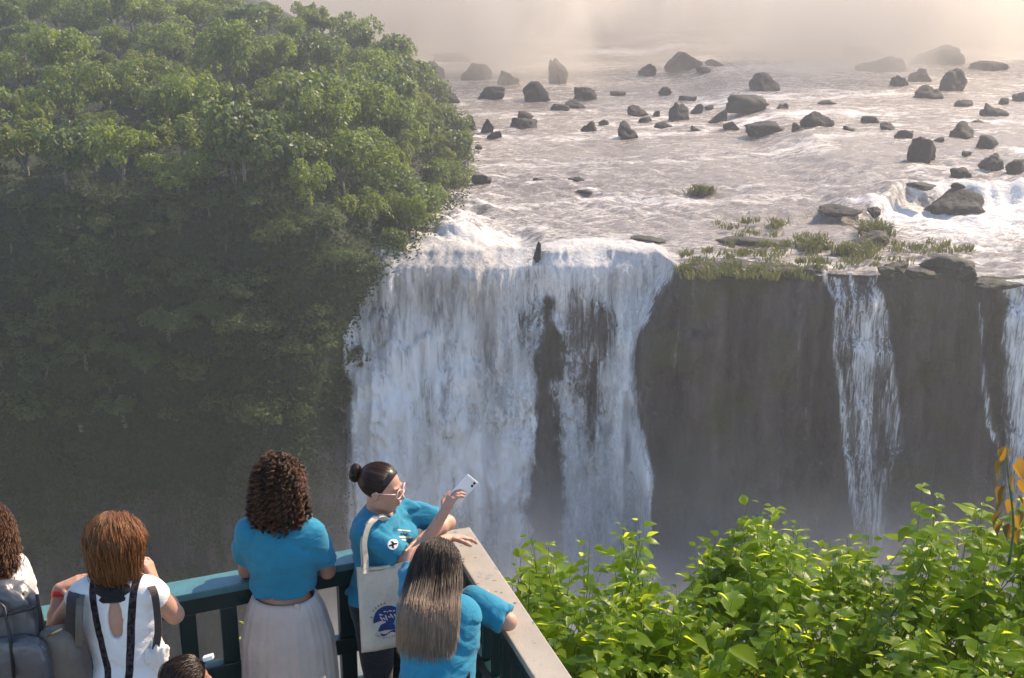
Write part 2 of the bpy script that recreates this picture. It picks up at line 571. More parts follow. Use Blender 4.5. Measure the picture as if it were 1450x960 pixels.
wide = 1 + 2.3 * T
RX = (u[None, :] * 75) * wide[:, None] + 8
RY = np.maximum(92.5 + (338 - 92.5) * T[:, None] + 0 * RX, lip_y(RX))
near = lip_y(RX)
RZ, px, py, rush, rush2, notch, led = river_z(RX, RY)
edge = np.maximum(sstep(0.0, 1.6, RY - near), np.clip(notch * 1.6, 0, 1))
RZ = ZR + (RZ - ZR) * edge - 0.10 * (1 - edge)
dstep = RY - step_line(RX)
foam = 0.29 + 0.17 * fbm(RX * 0.045, RY * 0.06, 0, 15, 4) + 0.10 * np.exp(-((py - 290) / 40.0) ** 2)
foam += 0.40 * rush + 0.24 * rush2 + 0.5 * notch
foam += 0.42 * np.exp(-((dstep + 1.6) / 2.6) ** 2) * sstep(33, 37, RX) + 0.26 * np.exp(-((dstep + 6) / 6.0) ** 2) * sstep(33, 38, RX)
foam += 0.25 * sstep(0.45, 0.75, led) * (1 - sstep(0.8, 0.97, led)) * (1 - sstep(170, 220, RY))
foam += 0.30 * sstep(170, 260, RY) * (0.5 + fbm(RX * 0.04, RY * 0.05, 0, 16, 3))
foam += 0.30 * np.exp(-(RY - near) / 5.0) * (np.abs(px - 750) < 210)
for (X_, Y_, w_, h_, _l) in ROCKS:          # foam where the current breaks round each boulder
    b_ = atz(600 + X_ / 1.706, Y_ / 1.706, ZR)
    hw_ = w_ * math.hypot(b_[1], 25) / FPX / 1.706 / 2
    m_ = (np.abs(RX - b_[0]) < 3.5 * hw_ + 1) & (np.abs(RY - b_[1]) < 9)
    dx, dy = (RX[m_] - b_[0]) / hw_, RY[m_] - b_[1]
    foam[m_] += 0.30 * np.exp(-(dx / 1.3) ** 2 - ((dy + 0.3) / 1.3) ** 2) + 0.22 * np.exp(-(np.abs(dx - 0.2) - 1.0) ** 2 / 0.15) * sstep(0.5, -1, dy) * np.exp(dy / 5.0)
mesh = mesh_np('river', np.stack([RX, RY, RZ], -1), grid_faces(len(s), len(u)), M_RIVER, attrs={'foam': foam.ravel()})
link('river', mesh, kind='structure', label='wide foaming brown river above the falls, shining in the sun', cat='river')

# river far below in the gorge
g1 = 90
gx, gy = np.meshgrid(np.linspace(-900, 900, g1), np.linspace(-30, 130, g1))
mesh = mesh_np('gorge_water', np.stack([gx, gy, np.full_like(gx, ZB + 1) + 0.3 * fbm(gx * 0.2, gy * 0.2, 0, 7)], -1), grid_faces(g1, g1), M_RIVER,
               attrs={'foam': np.full(g1 * g1, 0.75)})
link('gorge_water', mesh, kind='structure', label='white churning water at the bottom of the gorge', cat='river')

# main waterfall: two broken sheets in front of the wall
def G(px, py, x, y, sx, sy):
    return np.exp(-((px - x) / sx) ** 2 - ((py - y) / sy) ** 2)
def fall_sheet(name, off, seed, mat, x0, x1, dens_fn, clear_fn, age_fn, bulge, rough, parent=None, step=0.16, dmax=41.0, back=3.0, gap=0.3):
    xs = np.arange(x0, x1, step)
    # arc down: first along the river surface, then over the edge
    ds = np.concatenate([np.linspace(-back, -0.3, 8), np.arange(0, 3, 0.12), np.arange(3, dmax, 0.22)])
    X, D = np.meshgrid(xs, ds)
    ly = lip_y(xs)[None, :]
    dep = np.clip(D, 0, None)
    zc = ZR - dep
    wall = np.minimum(cliff_y(X, zc - 0.01), ly + 0.2)
    bx_ = 0.5 + 0.9 * fbm(xs * 0.22, 0.7, 0, seed + 21, 3)[None, :]
    st_ = 2.0 + 3.2 * (0.5 + fbm(xs * 0.13, 3.1, 0, seed + 22, 2)[None, :])
    fly = ly - bulge * (1 - np.exp(-dep / 6.0)) - 0.03 * dep - bx_ * 1.3 * sstep(-1.2, 0.6, dep - st_) - 0.8 * np.clip(bx_, 0, 2) * sstep(-1.0, 1.0, dep - st_ - 9)
    y = np.where(D < 0, ly - D, np.minimum(fly, wall - gap)) - off * sstep(-1, 3, D)
    z = np.where(D < 0, 0, 0) + zc
    rz, *_ = river_z(X, np.maximum(y, ly))
    z = np.where(D < 0, rz + 0.06, z + (0.10) * np.exp(-dep * 2))
    px_, py_ = to_px(np.stack([X, y, z], -1))
    warp = 0.8 * fbm(X * 0.15, zc * 0.05, 0, seed + 3, 3)
    rid = fbm((X + warp) * 0.9, zc * 0.09, 0, seed, 5, 0.6)
    puf = fbm(X * 0.55, zc * 0.38, 0, seed + 9, 5, 0.6)
    ag = np.clip(age_fn(px_, py_, dep), 0, 1)
    y = y - rough * sstep(0, 2.5, D) * ((1 - ag) * rid * 0.8 + ag * (0.55 * rid + 0.75 * puf))
    den = dens_fn(px_, py_, dep)
    return mesh_np(name, np.stack([X, y, z], -1), grid_faces(len(ds), len(xs)), mat,
                   attrs={'cover': den.ravel(), 'age': ag.ravel(), 'clear': np.clip(clear_fn(px_, py_, dep), 0, 1).ravel()})

def right_edge(py):
    return np.interp(py, [340, 370, 400, 440, 480, 520, 600, 700, 850], [968, 962, 955, 925, 905, 900, 908, 925, 935])
def main_density(px, py, dep):
    d = 0.68 + 0.28 * fbm(px * 0.014, py * 0.010, 0, 511, 4) + 0.26 * fbm(px * 0.040, py * 0.006, 0, 521, 4)
    d += 0.25 * G(px, py, 560, 600, 70, 180) + 0.22 * G(px, py, 660, 560, 60, 180) + 0.25 * G(px, py, 880, 620, 32, 170) + 0.12 * G(px, py, 700, 690, 50, 150)
    # dark rib and the thin water right of it
    xl = np.interp(py, [400, 430, 560, 660, 780], [774, 770, 760, 748, 736])
    xr = np.interp(py, [400, 430, 560, 660, 780], [784, 784, 782, 792, 800])
    xl = xl + 11 * fbm(px * 0.02, py * 0.025, 0, 501, 4); xr = xr + 11 * fbm(px * 0.02, py * 0.03, 0, 502, 4)
    inside = sstep(-14, 10, px - xl) * (1 - sstep(-10, 14, px - xr)) * sstep(405, 425, py) * (1 - 0.35 * sstep(700, 800, py))
    d -= 0.70 * inside
    d -= 0.20 * G(px, py, 822, 560, 34, 150) + 0.10 * G(px, py, 850, 470, 22, 70)
    d += 0.12 * G(px, py, 820, 500, 20, 40)
    d -= 0.10 * G(px, py, 625, 405, 50, 40) + 0.12 * G(px, py, 690, 430, 30, 60)
    d -= 0.25 * G(px, py, 930, 395, 18, 30)
    d -= 0.9 * sstep(-12, 6, px - right_edge(py) + 5 * fbm(py * 0.03, 1.0, 0, 531, 3))
    d -= 0.5 * sstep(-6, 22, 492 + 14 * fbm(py * 0.02, 2.0, 0, 541, 3) - px)
    return d
main_clear = lambda px, py, dep: 0.30 * np.exp(-dep / 1.6) + 0.42 * G(px, py, 625, 415, 60, 50) + 0.34 * G(px, py, 690, 480, 26, 110) + 0.10
main_age = lambda px, py, dep: sstep(3, 15, dep + 2.5 * np.sin(px * 0.05) + 3 * np.sin(px * 0.017 + 1))
wf = empty('waterfall', (-4.0, 100.0, ZR), 'broad white main waterfall split by a dark rock rib in the centre', 'waterfall', kind='structure')
part('water_sheet', fall_sheet('water_sheet', 0.0, 201, M_FALL, -18, 14.2, main_density, main_clear, main_age, 2.0, 0.55, gap=1.2), wf)
part('spray_sheet', fall_sheet('spray_sheet', 0.9, 231, M_SPRAY, -18, 14.2, lambda a, b, c: main_density(a, b, c) - 0.06 - 0.25 * np.exp(-c / 3.0), main_clear,
     lambda a, b, c: main_age(a, b, c) * 0.9 + 0.1, 2.3, 0.9, back=0.4, gap=1.2), wf)

# thin streams on the right-hand wall: random walks drawn into a density field
def streams_density(walks, seed):
    r = np.random.default_rng(seed)
    paths = []
    for (pts, w, dens, wob) in walks:
        p = np.array(pts, float)
        yy = np.arange(p[0, 1], p[-1, 1], 2.0)
        xx = np.interp(yy, p[:, 1], p[:, 0])
        wn_ = np.cumsum(r.normal(0, 1, len(yy))) * 0.45
        wn_ -= np.linspace(wn_[0], wn_[-1], len(yy))
        paths.append((yy, xx + wob * wn_, w * 2.1, dens * 0.86))
    def fn(px, py, dep):
        d = np.full(px.shape, -0.25)
        for yy, xx, w, dens in paths:
            cx = np.interp(py, yy, xx)
            t = (py - yy[0]) / (yy[-1] - yy[0])
            ww = w * (0.7 + 1.0 * np.clip(t, 0, 1))
            k = np.exp(-((px - cx) / ww) ** 2) * (t > -0.02) * (1 - sstep(0.75, 1.0, t))
            d = np.maximum(d, -0.25 + (dens + 0.25) * k)
        return d
    return fn
no_clear = lambda px, py, dep: 0 * px + 0.05
thin_age = lambda px, py, dep: 0.25 + 0 * px
def px_x(px, Y=93.0):
    return atz(px, 388, ZR)[0]
thin_lines = streams_density([
    ([(1168, 388), (1172, 400), (1184, 430), (1182, 500), (1190, 560), (1196, 640), (1215, 760), (1222, 840)], 5, 0.75, 0.8),
    ([(1205, 392), (1212, 420), (1206, 450), (1216, 520), (1222, 600), (1228, 660), (1232, 840)], 6, 0.80, 0.8),
    ([(1243, 386), (1240, 410), (1256, 440), (1258, 480), (1262, 540), (1268, 620), (1275, 700)], 5, 0.68, 0.8),
    ([(1240, 408), (1226, 430), (1222, 470), (1224, 560), (1230, 660)], 5, 0.66, 0.9),
    ([(1170, 392), (1240, 393)], 4, 0.6, 0.2),
    ([(1184, 430), (1198, 450), (1203, 490), (1200, 560), (1208, 680)], 4, 0.5, 0.8),
    ([(1258, 480), (1280, 540), (1290, 640), (1296, 700)], 8, 0.32, 0.9),
    ([(1215, 600), (1232, 700), (1245, 820)], 18, 0.50, 0.7),
    ([(1230, 600), (1240, 700), (1262, 780)], 14, 0.45, 0.7)], 61)
def thin(px, py, dep):
    d = thin_lines(px, py, dep)
    l_ = np.interp(py, [386, 430, 560, 700, 820], [1168, 1182, 1186, 1196, 1205]); r_ = np.interp(py, [386, 430, 560, 700, 820], [1246, 1262, 1272, 1284, 1270])
    veil = sstep(-8, 10, px - l_) * (1 - sstep(-16, 6, px - r_)) * sstep(386, 394, py)
    v = 0.42 + 0.34 * fbm(px * 0.05, py * 0.012, 0, 551, 4) + 0.10 * G(px, py, 1225, 480, 40, 120) - 0.10 * sstep(620, 800, py)
    return np.maximum(d, -0.25 + (v + 0.25) * veil)
link('waterfall', fall_sheet('thin_waterfall', 0.15, 301, M_STREAM, px_x(1140), px_x(1325), thin, no_clear, thin_age, 0.4, 0.25, step=0.10, back=0.6),
     kind='structure', label='thin veil of branching white streams down the dark wall right of the main fall', cat='waterfall')
faint = streams_density([
    ([(1088, 400), (1086, 440), (1090, 500), (1092, 530)], 3.0, 0.34, 0.6),
    ([(1132, 420), (1136, 470), (1130, 520), (1138, 600), (1140, 680)], 5.0, 0.40, 0.8),
    ([(1128, 500), (1142, 600), (1150, 720)], 9.0, 0.22, 0.8),
    ([(938, 470), (936, 520), (940, 580)], 2.5, 0.30, 0.5)], 62)
link('waterfall', fall_sheet('faint_waterfall', 0.12, 311, M_STREAM, px_x(925), px_x(1165), faint, no_clear, thin_age, 0.2, 0.2, step=0.10, back=0.0),
     kind='structure', label='faint trickles of water on the dark wall between the main fall and the branching streams', cat='waterfall')
rightf = streams_density([
    ([(1385, 430), (1388, 480), (1390, 540), (1398, 600), (1414, 640), (1440, 680)], 3.5, 0.72, 0.5),
    ([(1440, 400), (1436, 440), (1432, 490), (1440, 520), (1440, 600)], 9, 0.95, 0.6),
    ([(1425, 402), (1445, 430), (1452, 470), (1450, 560), (1458, 700)], 14, 1.0, 0.6),
    ([(1390, 398), (1450, 402)], 6, 0.85, 0.3),
    ([(1470, 402), (1480, 500), (1490, 700), (1495, 800)], 34, 1.0, 0.6),
    ([(1530, 402), (1540, 500), (1550, 700), (1555, 800)], 34, 1.0, 0.6)], 63)
link('waterfall', fall_sheet('edge_waterfall', 0.25, 321, M_STREAM, px_x(1376), px_x(1600), rightf, no_clear, thin_age, 0.9, 0.3, step=0.12, back=1.5),
     kind='structure', label='white fall at the right end of the dark wall with one thin stream beside it', cat='waterfall')

# far falls behind the mist
t = NT('far_water')
c = t.coord()
st = t.noise(t.mapping(c, (0.12, 0.12, 0.015)), 1.0, 7, 0.6, 0.4)
M_FAR = t.done(t.principled(t.ramp(st, [(0.40, (0.10, 0.11, 0.11)), (0.62, (0.80, 0.82, 0.84))]), 0.8, t.bump(st, 1.0, 2.0), 0.2))
fx, fz = np.meshgrid(np.linspace(-420, 480, 220), np.linspace(-24, 22, 40))
fy = 336 + 10 * fbm(fx * 0.02, fz * 0.01, 0, 401, 4) - 0.1 * (fz + 24)
mesh = mesh_np('far_falls', np.stack([fx, fy, fz], -1)[::-1], grid_faces(40, 220), M_FAR)
link('far_waterfall', mesh, kind='structure', label='distant curtain of falls dissolving in mist behind the river', cat='waterfall')

# ground behind everything, out to the horizon
hx, hy = np.meshgrid(np.linspace(-1400, 1400, 60), np.linspace(344, 1500, 40))
hz = 21 + 3 * fbm(hx * 0.01, hy * 0.01, 0, 55) 
link('plateau', mesh_np('plateau', np.stack([hx, hy, hz], -1), grid_faces(40, 60), M_HILL), kind='structure')

# ------------------------------------------------------------------ boulders in the river
_ico = None
def ico(sub):
    import bmesh
    bm = bmesh.new()
    bmesh.ops.create_icosphere(bm, subdivisions=sub, radius=1.0)
    v = np.array([x.co[:] for x in bm.verts])
    f = np.array([[y.index for y in x.verts] for x in bm.faces])
    bm.free()
    return v, f
_iv, _if = ico(4)
def rock_mesh(name, sx, sy, sz, seed, mat, peak=0.0):
    """angular block: unit directions pushed out to the nearest of a few random planes, then roughened"""
    r = np.random.default_rng(seed)
    n = r.normal(size=(9, 3)); n /= np.linalg.norm(n, axis=1)[:, None]
    d = r.uniform(0.45, 1.0, 9)
    den = _iv @ n.T
    rad = np.where(den > 0.05, d[None] / np.maximum(den, 0.05), 9).min(1)
    rad = np.minimum(rad, 1.25)
    v = _iv * rad[:, None]
    v = v + _iv * (0.16 * fbm(v[:, 0] * 2.2, v[:, 1] * 2.2, v[:, 2] * 2.2, seed % 50, 5))[:, None]
    v[:, 2] += peak * np.clip(v[:, 2], 0, 1) * (v[:, 0] * r.choice([-1, 1]) * 0.5 + 0.3)
    v = v / np.abs(v).max(0) * np.array([sx, sy, sz])
    return mesh_np(name, v, _if, mat, True)

for i, (X, Y, w, h, lab) in enumerate(ROCKS):
    bx, by = 600 + X / 1.706, Y / 1.706
    b = atz(bx, by, ZR)
    zz = float(river_z(np.array([b[0]]), np.array([b[1]]))[0][0])
    b = atz(bx, by, zz)
    dist = math.hypot(b[1], CAMZ - b[2]) 
    sc = dist / FPX / 1.706
    hw, hh = w * sc / 2 * 0.95, h * sc * (0.80 if h > 36 else 0.85)
    dep = hw * (0.75 + 0.3 * ((i * 37) % 10) / 10)
    sink = 0.80
    m = rock_mesh('boulder', hw * 1.04, dep, hh * (1 + sink) / 2, 700 + i * 3, M_BOULDER, 0.35 * ((i * 13) % 4))
    link('boulder', m, loc=(b[0], b[1] + dep * 0.8, zz + hh * (1 - sink) / 2), label=lab, cat='boulder', group='boulders in the upper river')
# ------------------------------------------------------------------ jungle bank on the left
def leaf_material(name, a, b, c3, trans=0.35, rough=0.45, objvar=True, spec=0.35):
    t = NT(name)
    v = t.attr('tint')
    if objvar:
        oi = t.n('ShaderNodeObjectInfo').outputs['Random']
        v = t.math('ADD', t.math('MULTIPLY', v, 0.6), t.math('MULTIPLY', oi, 0.4))
    col = t.ramp(v, [(0.1, a), (0.5, b), (0.9, c3)])
    p = t.principled(col, rough, None, spec)
    tr = t.n('ShaderNodeBsdfTranslucent')
    t.l(t.mix(0.5, col, (0.46, 0.58, 0.05), 'MIX'), tr.inputs['Color'])
    return t.done(t.mixsh(trans, p, tr.outputs[0]))
M_JUNGLE = leaf_material('jungle_leaf', (0.035, 0.066, 0.010), (0.100, 0.150, 0.020), (0.20, 0.24, 0.038), 0.42)
M_PALE_LEAF = leaf_material('pale_jungle_leaf', (0.060, 0.085, 0.012), (0.140, 0.170, 0.024), (0.23, 0.25, 0.05), 0.42)
M_DARK_LEAF = leaf_material('dark_jungle_leaf', (0.020, 0.044, 0.012), (0.056, 0.100, 0.020), (0.105, 0.155, 0.030), 0.35)
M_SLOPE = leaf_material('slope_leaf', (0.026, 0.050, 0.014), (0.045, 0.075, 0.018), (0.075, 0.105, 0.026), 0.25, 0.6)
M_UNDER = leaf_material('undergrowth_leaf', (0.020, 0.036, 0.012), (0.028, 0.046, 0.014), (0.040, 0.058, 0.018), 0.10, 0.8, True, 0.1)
M_BARK = simple('jungle_bark', (0.16, 0.14, 0.11), 0.9, 0.35, 6, 0.5)
M_GRASSY = leaf_material('ledge_grass_blade', (0.035, 0.036, 0.012), (0.075, 0.070, 0.020), (0.13, 0.105, 0.035), 0.2)

def leaf_quads(c, nrm, size, r, aspect=0.55):
    """one folded rhombus per centre"""
    n = len(c)
    nrm = nrm / (np.linalg.norm(nrm, axis=1)[:, None] + 1e-9)
    a = r.normal(size=(n, 3))
    a -= (a * nrm).sum(1)[:, None] * nrm
    a /= np.linalg.norm(a, axis=1)[:, None] + 1e-9
    b = np.cross(nrm, a)
    L = (size * r.uniform(0.7, 1.3, n))[:, None]
    v = np.stack([c - a * L * 0.5, c + b * L * aspect * 0.5 - nrm * L * 0.06, c + a * L * 0.5 - nrm * L * 0.10, c - b * L * aspect * 0.5 - nrm * L * 0.06], 1)
    return v.reshape(-1, 3), np.arange(n * 4).reshape(n, 4)

def crown_mesh(name, seed, R=2.6, H=2.0, nblob=15, nleaf=1900, leaf=0.36, mat=None):
    r = np.random.default_rng(seed)
    cs, nn = [], []
    th = r.uniform(0, 2 * np.pi, nblob); rad = np.sqrt(r.uniform(0.02, 1, nblob)) * R * 0.72
    bx = np.stack([rad * np.cos(th), rad * np.sin(th), H * (0.55 * np.cos(rad / R * 1.5) + r.uniform(-0.35, 0.35, nblob))], 1)
    br = r.uniform(0.26, 0.66, nblob) * R * 0.60
    for k in range(nblob):
        m = int(nleaf / nblob * (br[k] / br.mean()) ** 2)
        d = r.normal(size=(m, 3)); d /= np.linalg.norm(d, axis=1)[:, None]
        d = d[d[:, 2] > -0.55]
        sh = 1 - 0.35 * r.random(len(d)) ** 2
        p = bx[k] + d * (br[k] * sh)[:, None] * np.array([1, 1, 0.72])
        p += 0.10 * R * np.stack([fbm(p[:, 0] * 1.3, p[:, 1] * 1.3, p[:, 2] * 1.3, 5 + q, 2) for q in range(3)], 1)
        cs.append(p); nn.append(d * 0.55 + np.array([0, 0, 0.6]) + r.normal(0, 0.42, d.shape))
    c, n = np.concatenate(cs), np.concatenate(nn)
    v, f = leaf_quads(c, n, leaf, r)
    tint = np.repeat(np.clip(0.5 + 0.22 * r.normal(size=len(c)) + 0.3 * fbm(c[:, 0] * 0.8, c[:, 1] * 0.8, c[:, 2] * 0.8, seed % 40, 2), 0, 1), 4)
    me = mesh_np(name, v, f, mat or M_JUNGLE, False, {'tint': tint})
    return me, bx, br

def trunk_mesh(name, bx, h, seed):
    r = np.random.default_rng(seed)
    m = MB()
    top = np.array([0, 0, h])
    pts = np.array([[0, 0, -1.0], [r.normal(0, .12), r.normal(0, .12), h * 0.45], [r.normal(0, .2), r.normal(0, .2), h * 0.85], top])
    m.tube(pts, [0.26, 0.19, 0.14, 0.07], 7)
    for k in range(min(6, len(bx))):
        e = bx[k] * np.array([0.8, 0.8, 0.7]) + top
        s0 = np.array([0, 0, h * (0.55 + 0.06 * k)])
        m.tube([s0, (s0 + e) / 2 + [0, 0, 0.25], e], [0.10, 0.06, 0.02], 5)
    return m.mesh(name, M_BARK)

# ground of the bank
_bank = np.array([[(572 - 725) / FPX * 104, 98.0]] + [list(atz(px, py, ZR)[:2]) for px, py in ((585, 346), (612, 322), (648, 272), (652, 215))] + [[-9, 178], [-20, 215], [-45, 270], [-90, 330]])
def bank_x(Y):
    return np.interp(Y, _bank[:, 1], _bank[:, 0])
def bank_z(X, Y):
    d = bank_x(Y) - X
    z = ZR - 1.8 + 6.0 * sstep(-1.0, 10, d) + 0.085 * np.clip(Y - 99, 0, 200) * sstep(0, 25, d) + 0.04 * np.clip(-X - 20, 0, 60)
    z = z - 25 * sstep(-0.6, -3.0, d)
    return z + 0.9 * fbm(X * 0.07, Y * 0.07, 0, 111, 3) * sstep(0, 6, d)
YF = 98.0
def bank_front(X, z, ztop):
    """the steep slope and the rock wall under the bank"""
    dep = ztop - z
    xb = np.interp(z, [-62, -45, -30, -25, -21, -14], [-14.4, -14.6, -14.9, -13.2, -9.6, -6.5]) + 0.7 * fbm(z * 0.35, 1.0, 0, 121, 3)
    y = YF - 0.45 * np.clip(dep, 0, 14) - 0.07 * np.clip(dep - 14, 0, 60)
    y = y + 0.9 * fbm(X * 0.12, z * 0.12, 0, 131, 4) * sstep(0, 3, dep) - 0.9 * np.abs(fbm(X * 0.5, z * 0.05, 0, 141, 3)) * sstep(12, 20, dep)
    return y + (103.5 - y) * sstep(-1.2, 2.2, X - xb) ** 1.0
bX = np.concatenate([np.arange(-150, -62, 2.0), np.arange(-62, -20, 0.5), np.arange(-20, -5.4, 0.25)])
bY = np.concatenate([np.linspace(330, 190, 30), np.linspace(188, YF, 100)])
X, Y = np.meshgrid(bX, bY)
Y = np.maximum(Y, YF + 5.5 * sstep(-11.4, -7.6, X))
top = np.stack([X, Y, bank_z(X, Y)], -1)
zt = top[-1, :, 2]
tt = np.linspace(0, 1, 110)[1:]
Zf = zt[None] + (ZB - 2 - zt[None]) * tt[:, None]
Xf = np.broadcast_to(bX[None], Zf.shape)
fr = np.stack([Xf, bank_front(Xf, Zf, zt[None]), Zf], -1)
allv = np.concatenate([top, fr], 0)
hm = mesh_np('hillside', allv, grid_faces(len(allv), len(bX)), M_HILL)
hm.materials.append(M_CLIFF)                       # bare rock below the plants
pc_ = np.empty(len(hm.polygons) * 3); hm.polygons.foreach_get('center', pc_); pc_ = pc_.reshape(-1, 3)
hm.polygons.foreach_set('material_index', (pc_[:, 2] < -37 + 3.5 * fbm(pc_[:, 0] * 0.15, pc_[:, 2] * 0.15, 0, 161, 3)).astype(np.int32))
link('hillside', hm, kind='structure', label='steep jungle bank left of the falls', cat='hillside')

# trees
var = []
for k in range(7):
    R = [3.7, 2.9, 4.3, 3.3, 2.5, 3.9, 3.1][k]
    me, bx, br = crown_mesh('crown', 900 + k, R, R * 0.85, 13 + k % 4 * 3, [4200, 6200, 3000, 4200, 5200, 6400, 3200][k], [0.34, 0.26, 0.46, 0.34, 0.28, 0.27, 0.44][k], [M_JUNGLE, M_PALE_LEAF, M_DARK_LEAF, M_JUNGLE, M_PALE_LEAF, M_JUNGLE, M_DARK_LEAF][k])
    h = 1.3 + 0.35 * (k % 4)
    var.append((me, trunk_mesh('trunk', bx, h, 950 + k), h))
slope_crowns = []
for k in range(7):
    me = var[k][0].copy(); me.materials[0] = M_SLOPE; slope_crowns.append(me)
KIND = ['dense round jungle tree', 'small leafy jungle tree', 'broad spreading jungle tree',
        'rounded green jungle tree', 'small low jungle tree', 'wide bushy jungle tree', 'uneven leafy jungle tree']
r = np.random.default_rng(77)
pts = []
tries = 0
while len(pts) < 260 and tries < 14000:
    tries += 1
    Yt = 99.5 + 95 * r.random() ** 1.1
    Xt = r.uniform(-0.47 * Yt - 4, bank_x(Yt) - 0.5)
    ppx, ppy = to_px([Xt, Yt, float(bank_z(Xt, Yt)) + 3])
    if not (-90 < ppx < 665) or ppy < -70: continue
    sp = (3.7 + 0.02 * (Yt - 100)) * (0.62 if bank_x(Yt) - Xt < 8 else 1)
    if all((a - Xt) ** 2 + ((b - Yt) * 0.8) ** 2 > sp ** 2 for a, b in pts):
        pts.append((Xt, Yt))
def zone(Xt, Yt, edge):
    ppx, ppy = to_px([Xt, Yt, float(bank_z(Xt, Yt)) + 3])
    if edge < 7: return ' right beside the river' if Yt > 125 else ' just above the main waterfall'
    if ppy < 40: return ' on the skyline at the left' if ppx < 230 else ' on the skyline near the misty falls'
    if Yt < 106: return ' at the left end of the row above the shaded slope' if ppx < 150 else ' in the middle of the row above the shaded slope' if ppx < 360 else ' at the right end of the row above the shaded slope'
    if ppx < 120: return ' inside the jungle at the left edge'
    return ' in the middle of the jungle' if ppx < 330 else ' inside the jungle towards the river'
GROUP_TREES = 'trees crowded together on the jungle bank'
proto = {}
for i, (Xt, Yt) in enumerate(pts):
    k = int(r.integers(0, 7))
    z0 = float(bank_z(Xt, Yt))
    edge = float(bank_x(Yt) - Xt)
    sc = r.uniform(0.60, 1.22) * (0.74 + 0.26 * float(sstep(1, 9, edge)))
    root = empty('jungle_tree', (Xt, Yt, z0), ('large ' if sc > 1.02 else 'little ' if sc < 0.74 else '') + KIND[k].replace('small ', '') + zone(Xt, Yt, edge), 'tree', GROUP_TREES)
    for nm, me, zo in (('trunk', var[k][1], 0), ('crown', var[k][0], var[k][2])):
        o = bpy.data.objects.new(nm, me); COL.objects.link(o); o.parent = root; o.location = (0, 0, zo)
    root.rotation_euler = (0, 0, r.uniform(0, 6.28))
    root.scale = (sc, sc, sc * r.uniform(0.85, 1.55))

# smaller trees clinging to the steep slope under the edge
SLOPE = ['bushy tree clinging to the shaded slope below the jungle edge', 'low tree hanging from the shaded slope left of the falls', 'leafy tree on the shaded slope above the railing']
r = np.random.default_rng(79)
n_s = 0
spts = []
while n_s < 105:
    Xt = r.uniform(-50, -8); dz = r.uniform(0.5, 17)
    ztop_ = float(bank_z(Xt, YF)); zt_ = ztop_ - dz
    Yt = float(bank_front(np.array([Xt]), np.array([zt_]), np.array([ztop_]))[0])
    if Yt > 98.5 or any((a - Xt) ** 2 + (b - zt_) ** 2 > 0 and (a - Xt) ** 2 + (b - zt_) ** 2 < 6.0 for a, b in spts): 
        n_s += 0.05; continue
    spts.append((Xt, zt_)); n_s += 1
    k = int(r.integers(0, 7)); sc = r.uniform(0.40, 0.90)
    root = empty('slope_tree', (Xt, Yt, zt_), 'leafy tree ' + ('near the top of the shaded slope' if dz < 5.5 else 'half way down the shaded slope' if dz < 11.5 else 'low on the shaded slope') + (' beside the main waterfall' if Xt > -17.5 else ' above the curly haired woman' if Xt > -27 else ' above the blond woman' if Xt > -37 else ' at the left edge'), 'tree', 'trees clinging to the shaded slope')
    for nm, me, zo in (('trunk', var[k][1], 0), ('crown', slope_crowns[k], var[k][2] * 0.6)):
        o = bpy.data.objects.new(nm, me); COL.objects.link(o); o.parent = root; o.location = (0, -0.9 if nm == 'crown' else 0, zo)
    root.rotation_euler = (0, 0, r.uniform(0, 6.28)); root.scale = (sc, sc, sc * 0.85)

# two palms that stand out
def palm(loc, h, seed, lab):
    rr = np.random.default_rng(seed)
    root = empty('palm_tree', loc, lab, 'palm')
    m = MB(); m.tube([[0, 0, -1], [0.1, 0, h * .5], [0.25, -0.1, h]], [0.16, 0.13, 0.11], 7)
    part_l = bpy.data.objects.new('trunk', m.mesh('trunk', simple('palm_bark', (0.30, 0.27, 0.22), 0.9, 0.3, 5))); COL.objects.link(part_l); part_l.parent = root
    c = MB()
    for q in range(15):
        a = q * 2.4 + rr.uniform(-.2, .2); up = rr.uniform(0.1, 1.1)
        s_ = np.linspace(0, 1, 8)
        L = rr.uniform(1.7, 2.3)
        x = L * s_ * math.cos(up * .6); zz = L * (s_ * math.sin(up) - 0.85 * s_ ** 2)
        p = np.stack([x * math.cos(a), x * math.sin(a), zz], 1) + [0.25, -0.1, h]
        sd = np.array([-math.sin(a), math.cos(a), 0])
        for side in (-1, 1):
            for w in range(1, 8):
                b0 = p[w]; tip = b0 + side * sd * 0.42 * (1 - abs(w - 3.5) / 6) + (p[w] - p[w - 1]) * 0.7 + [0, 0, -0.18]
                d_ = p[w] - p[w - 1]
                c.add([b0 - d_ * .22, tip, b0 + d_ * .22], [[0, 1, 2]])
        c.ribbon(p, sd, 0.05)
    me = c.mesh('crown', M_JUNGLE, False)
    me.attributes.new('tint', 'FLOAT', 'POINT').data.foreach_set('value', np.full(len(me.vertices), 0.95, np.float32))
    o = bpy.data.objects.new('crown', me); COL.objects.link(o); o.parent = root
p = at(345, 250, 101.5); palm((p[0], 101.5, float(bank_z(p[0], 101.5))), 4.6, 1, 'tall pale palm with a bare trunk at the edge of the shaded slope')
p = at(520, 255, 103); palm((p[0], 103, float(bank_z(p[0], 103))), 2.6, 2, 'short palm near the right end of the jungle bank')

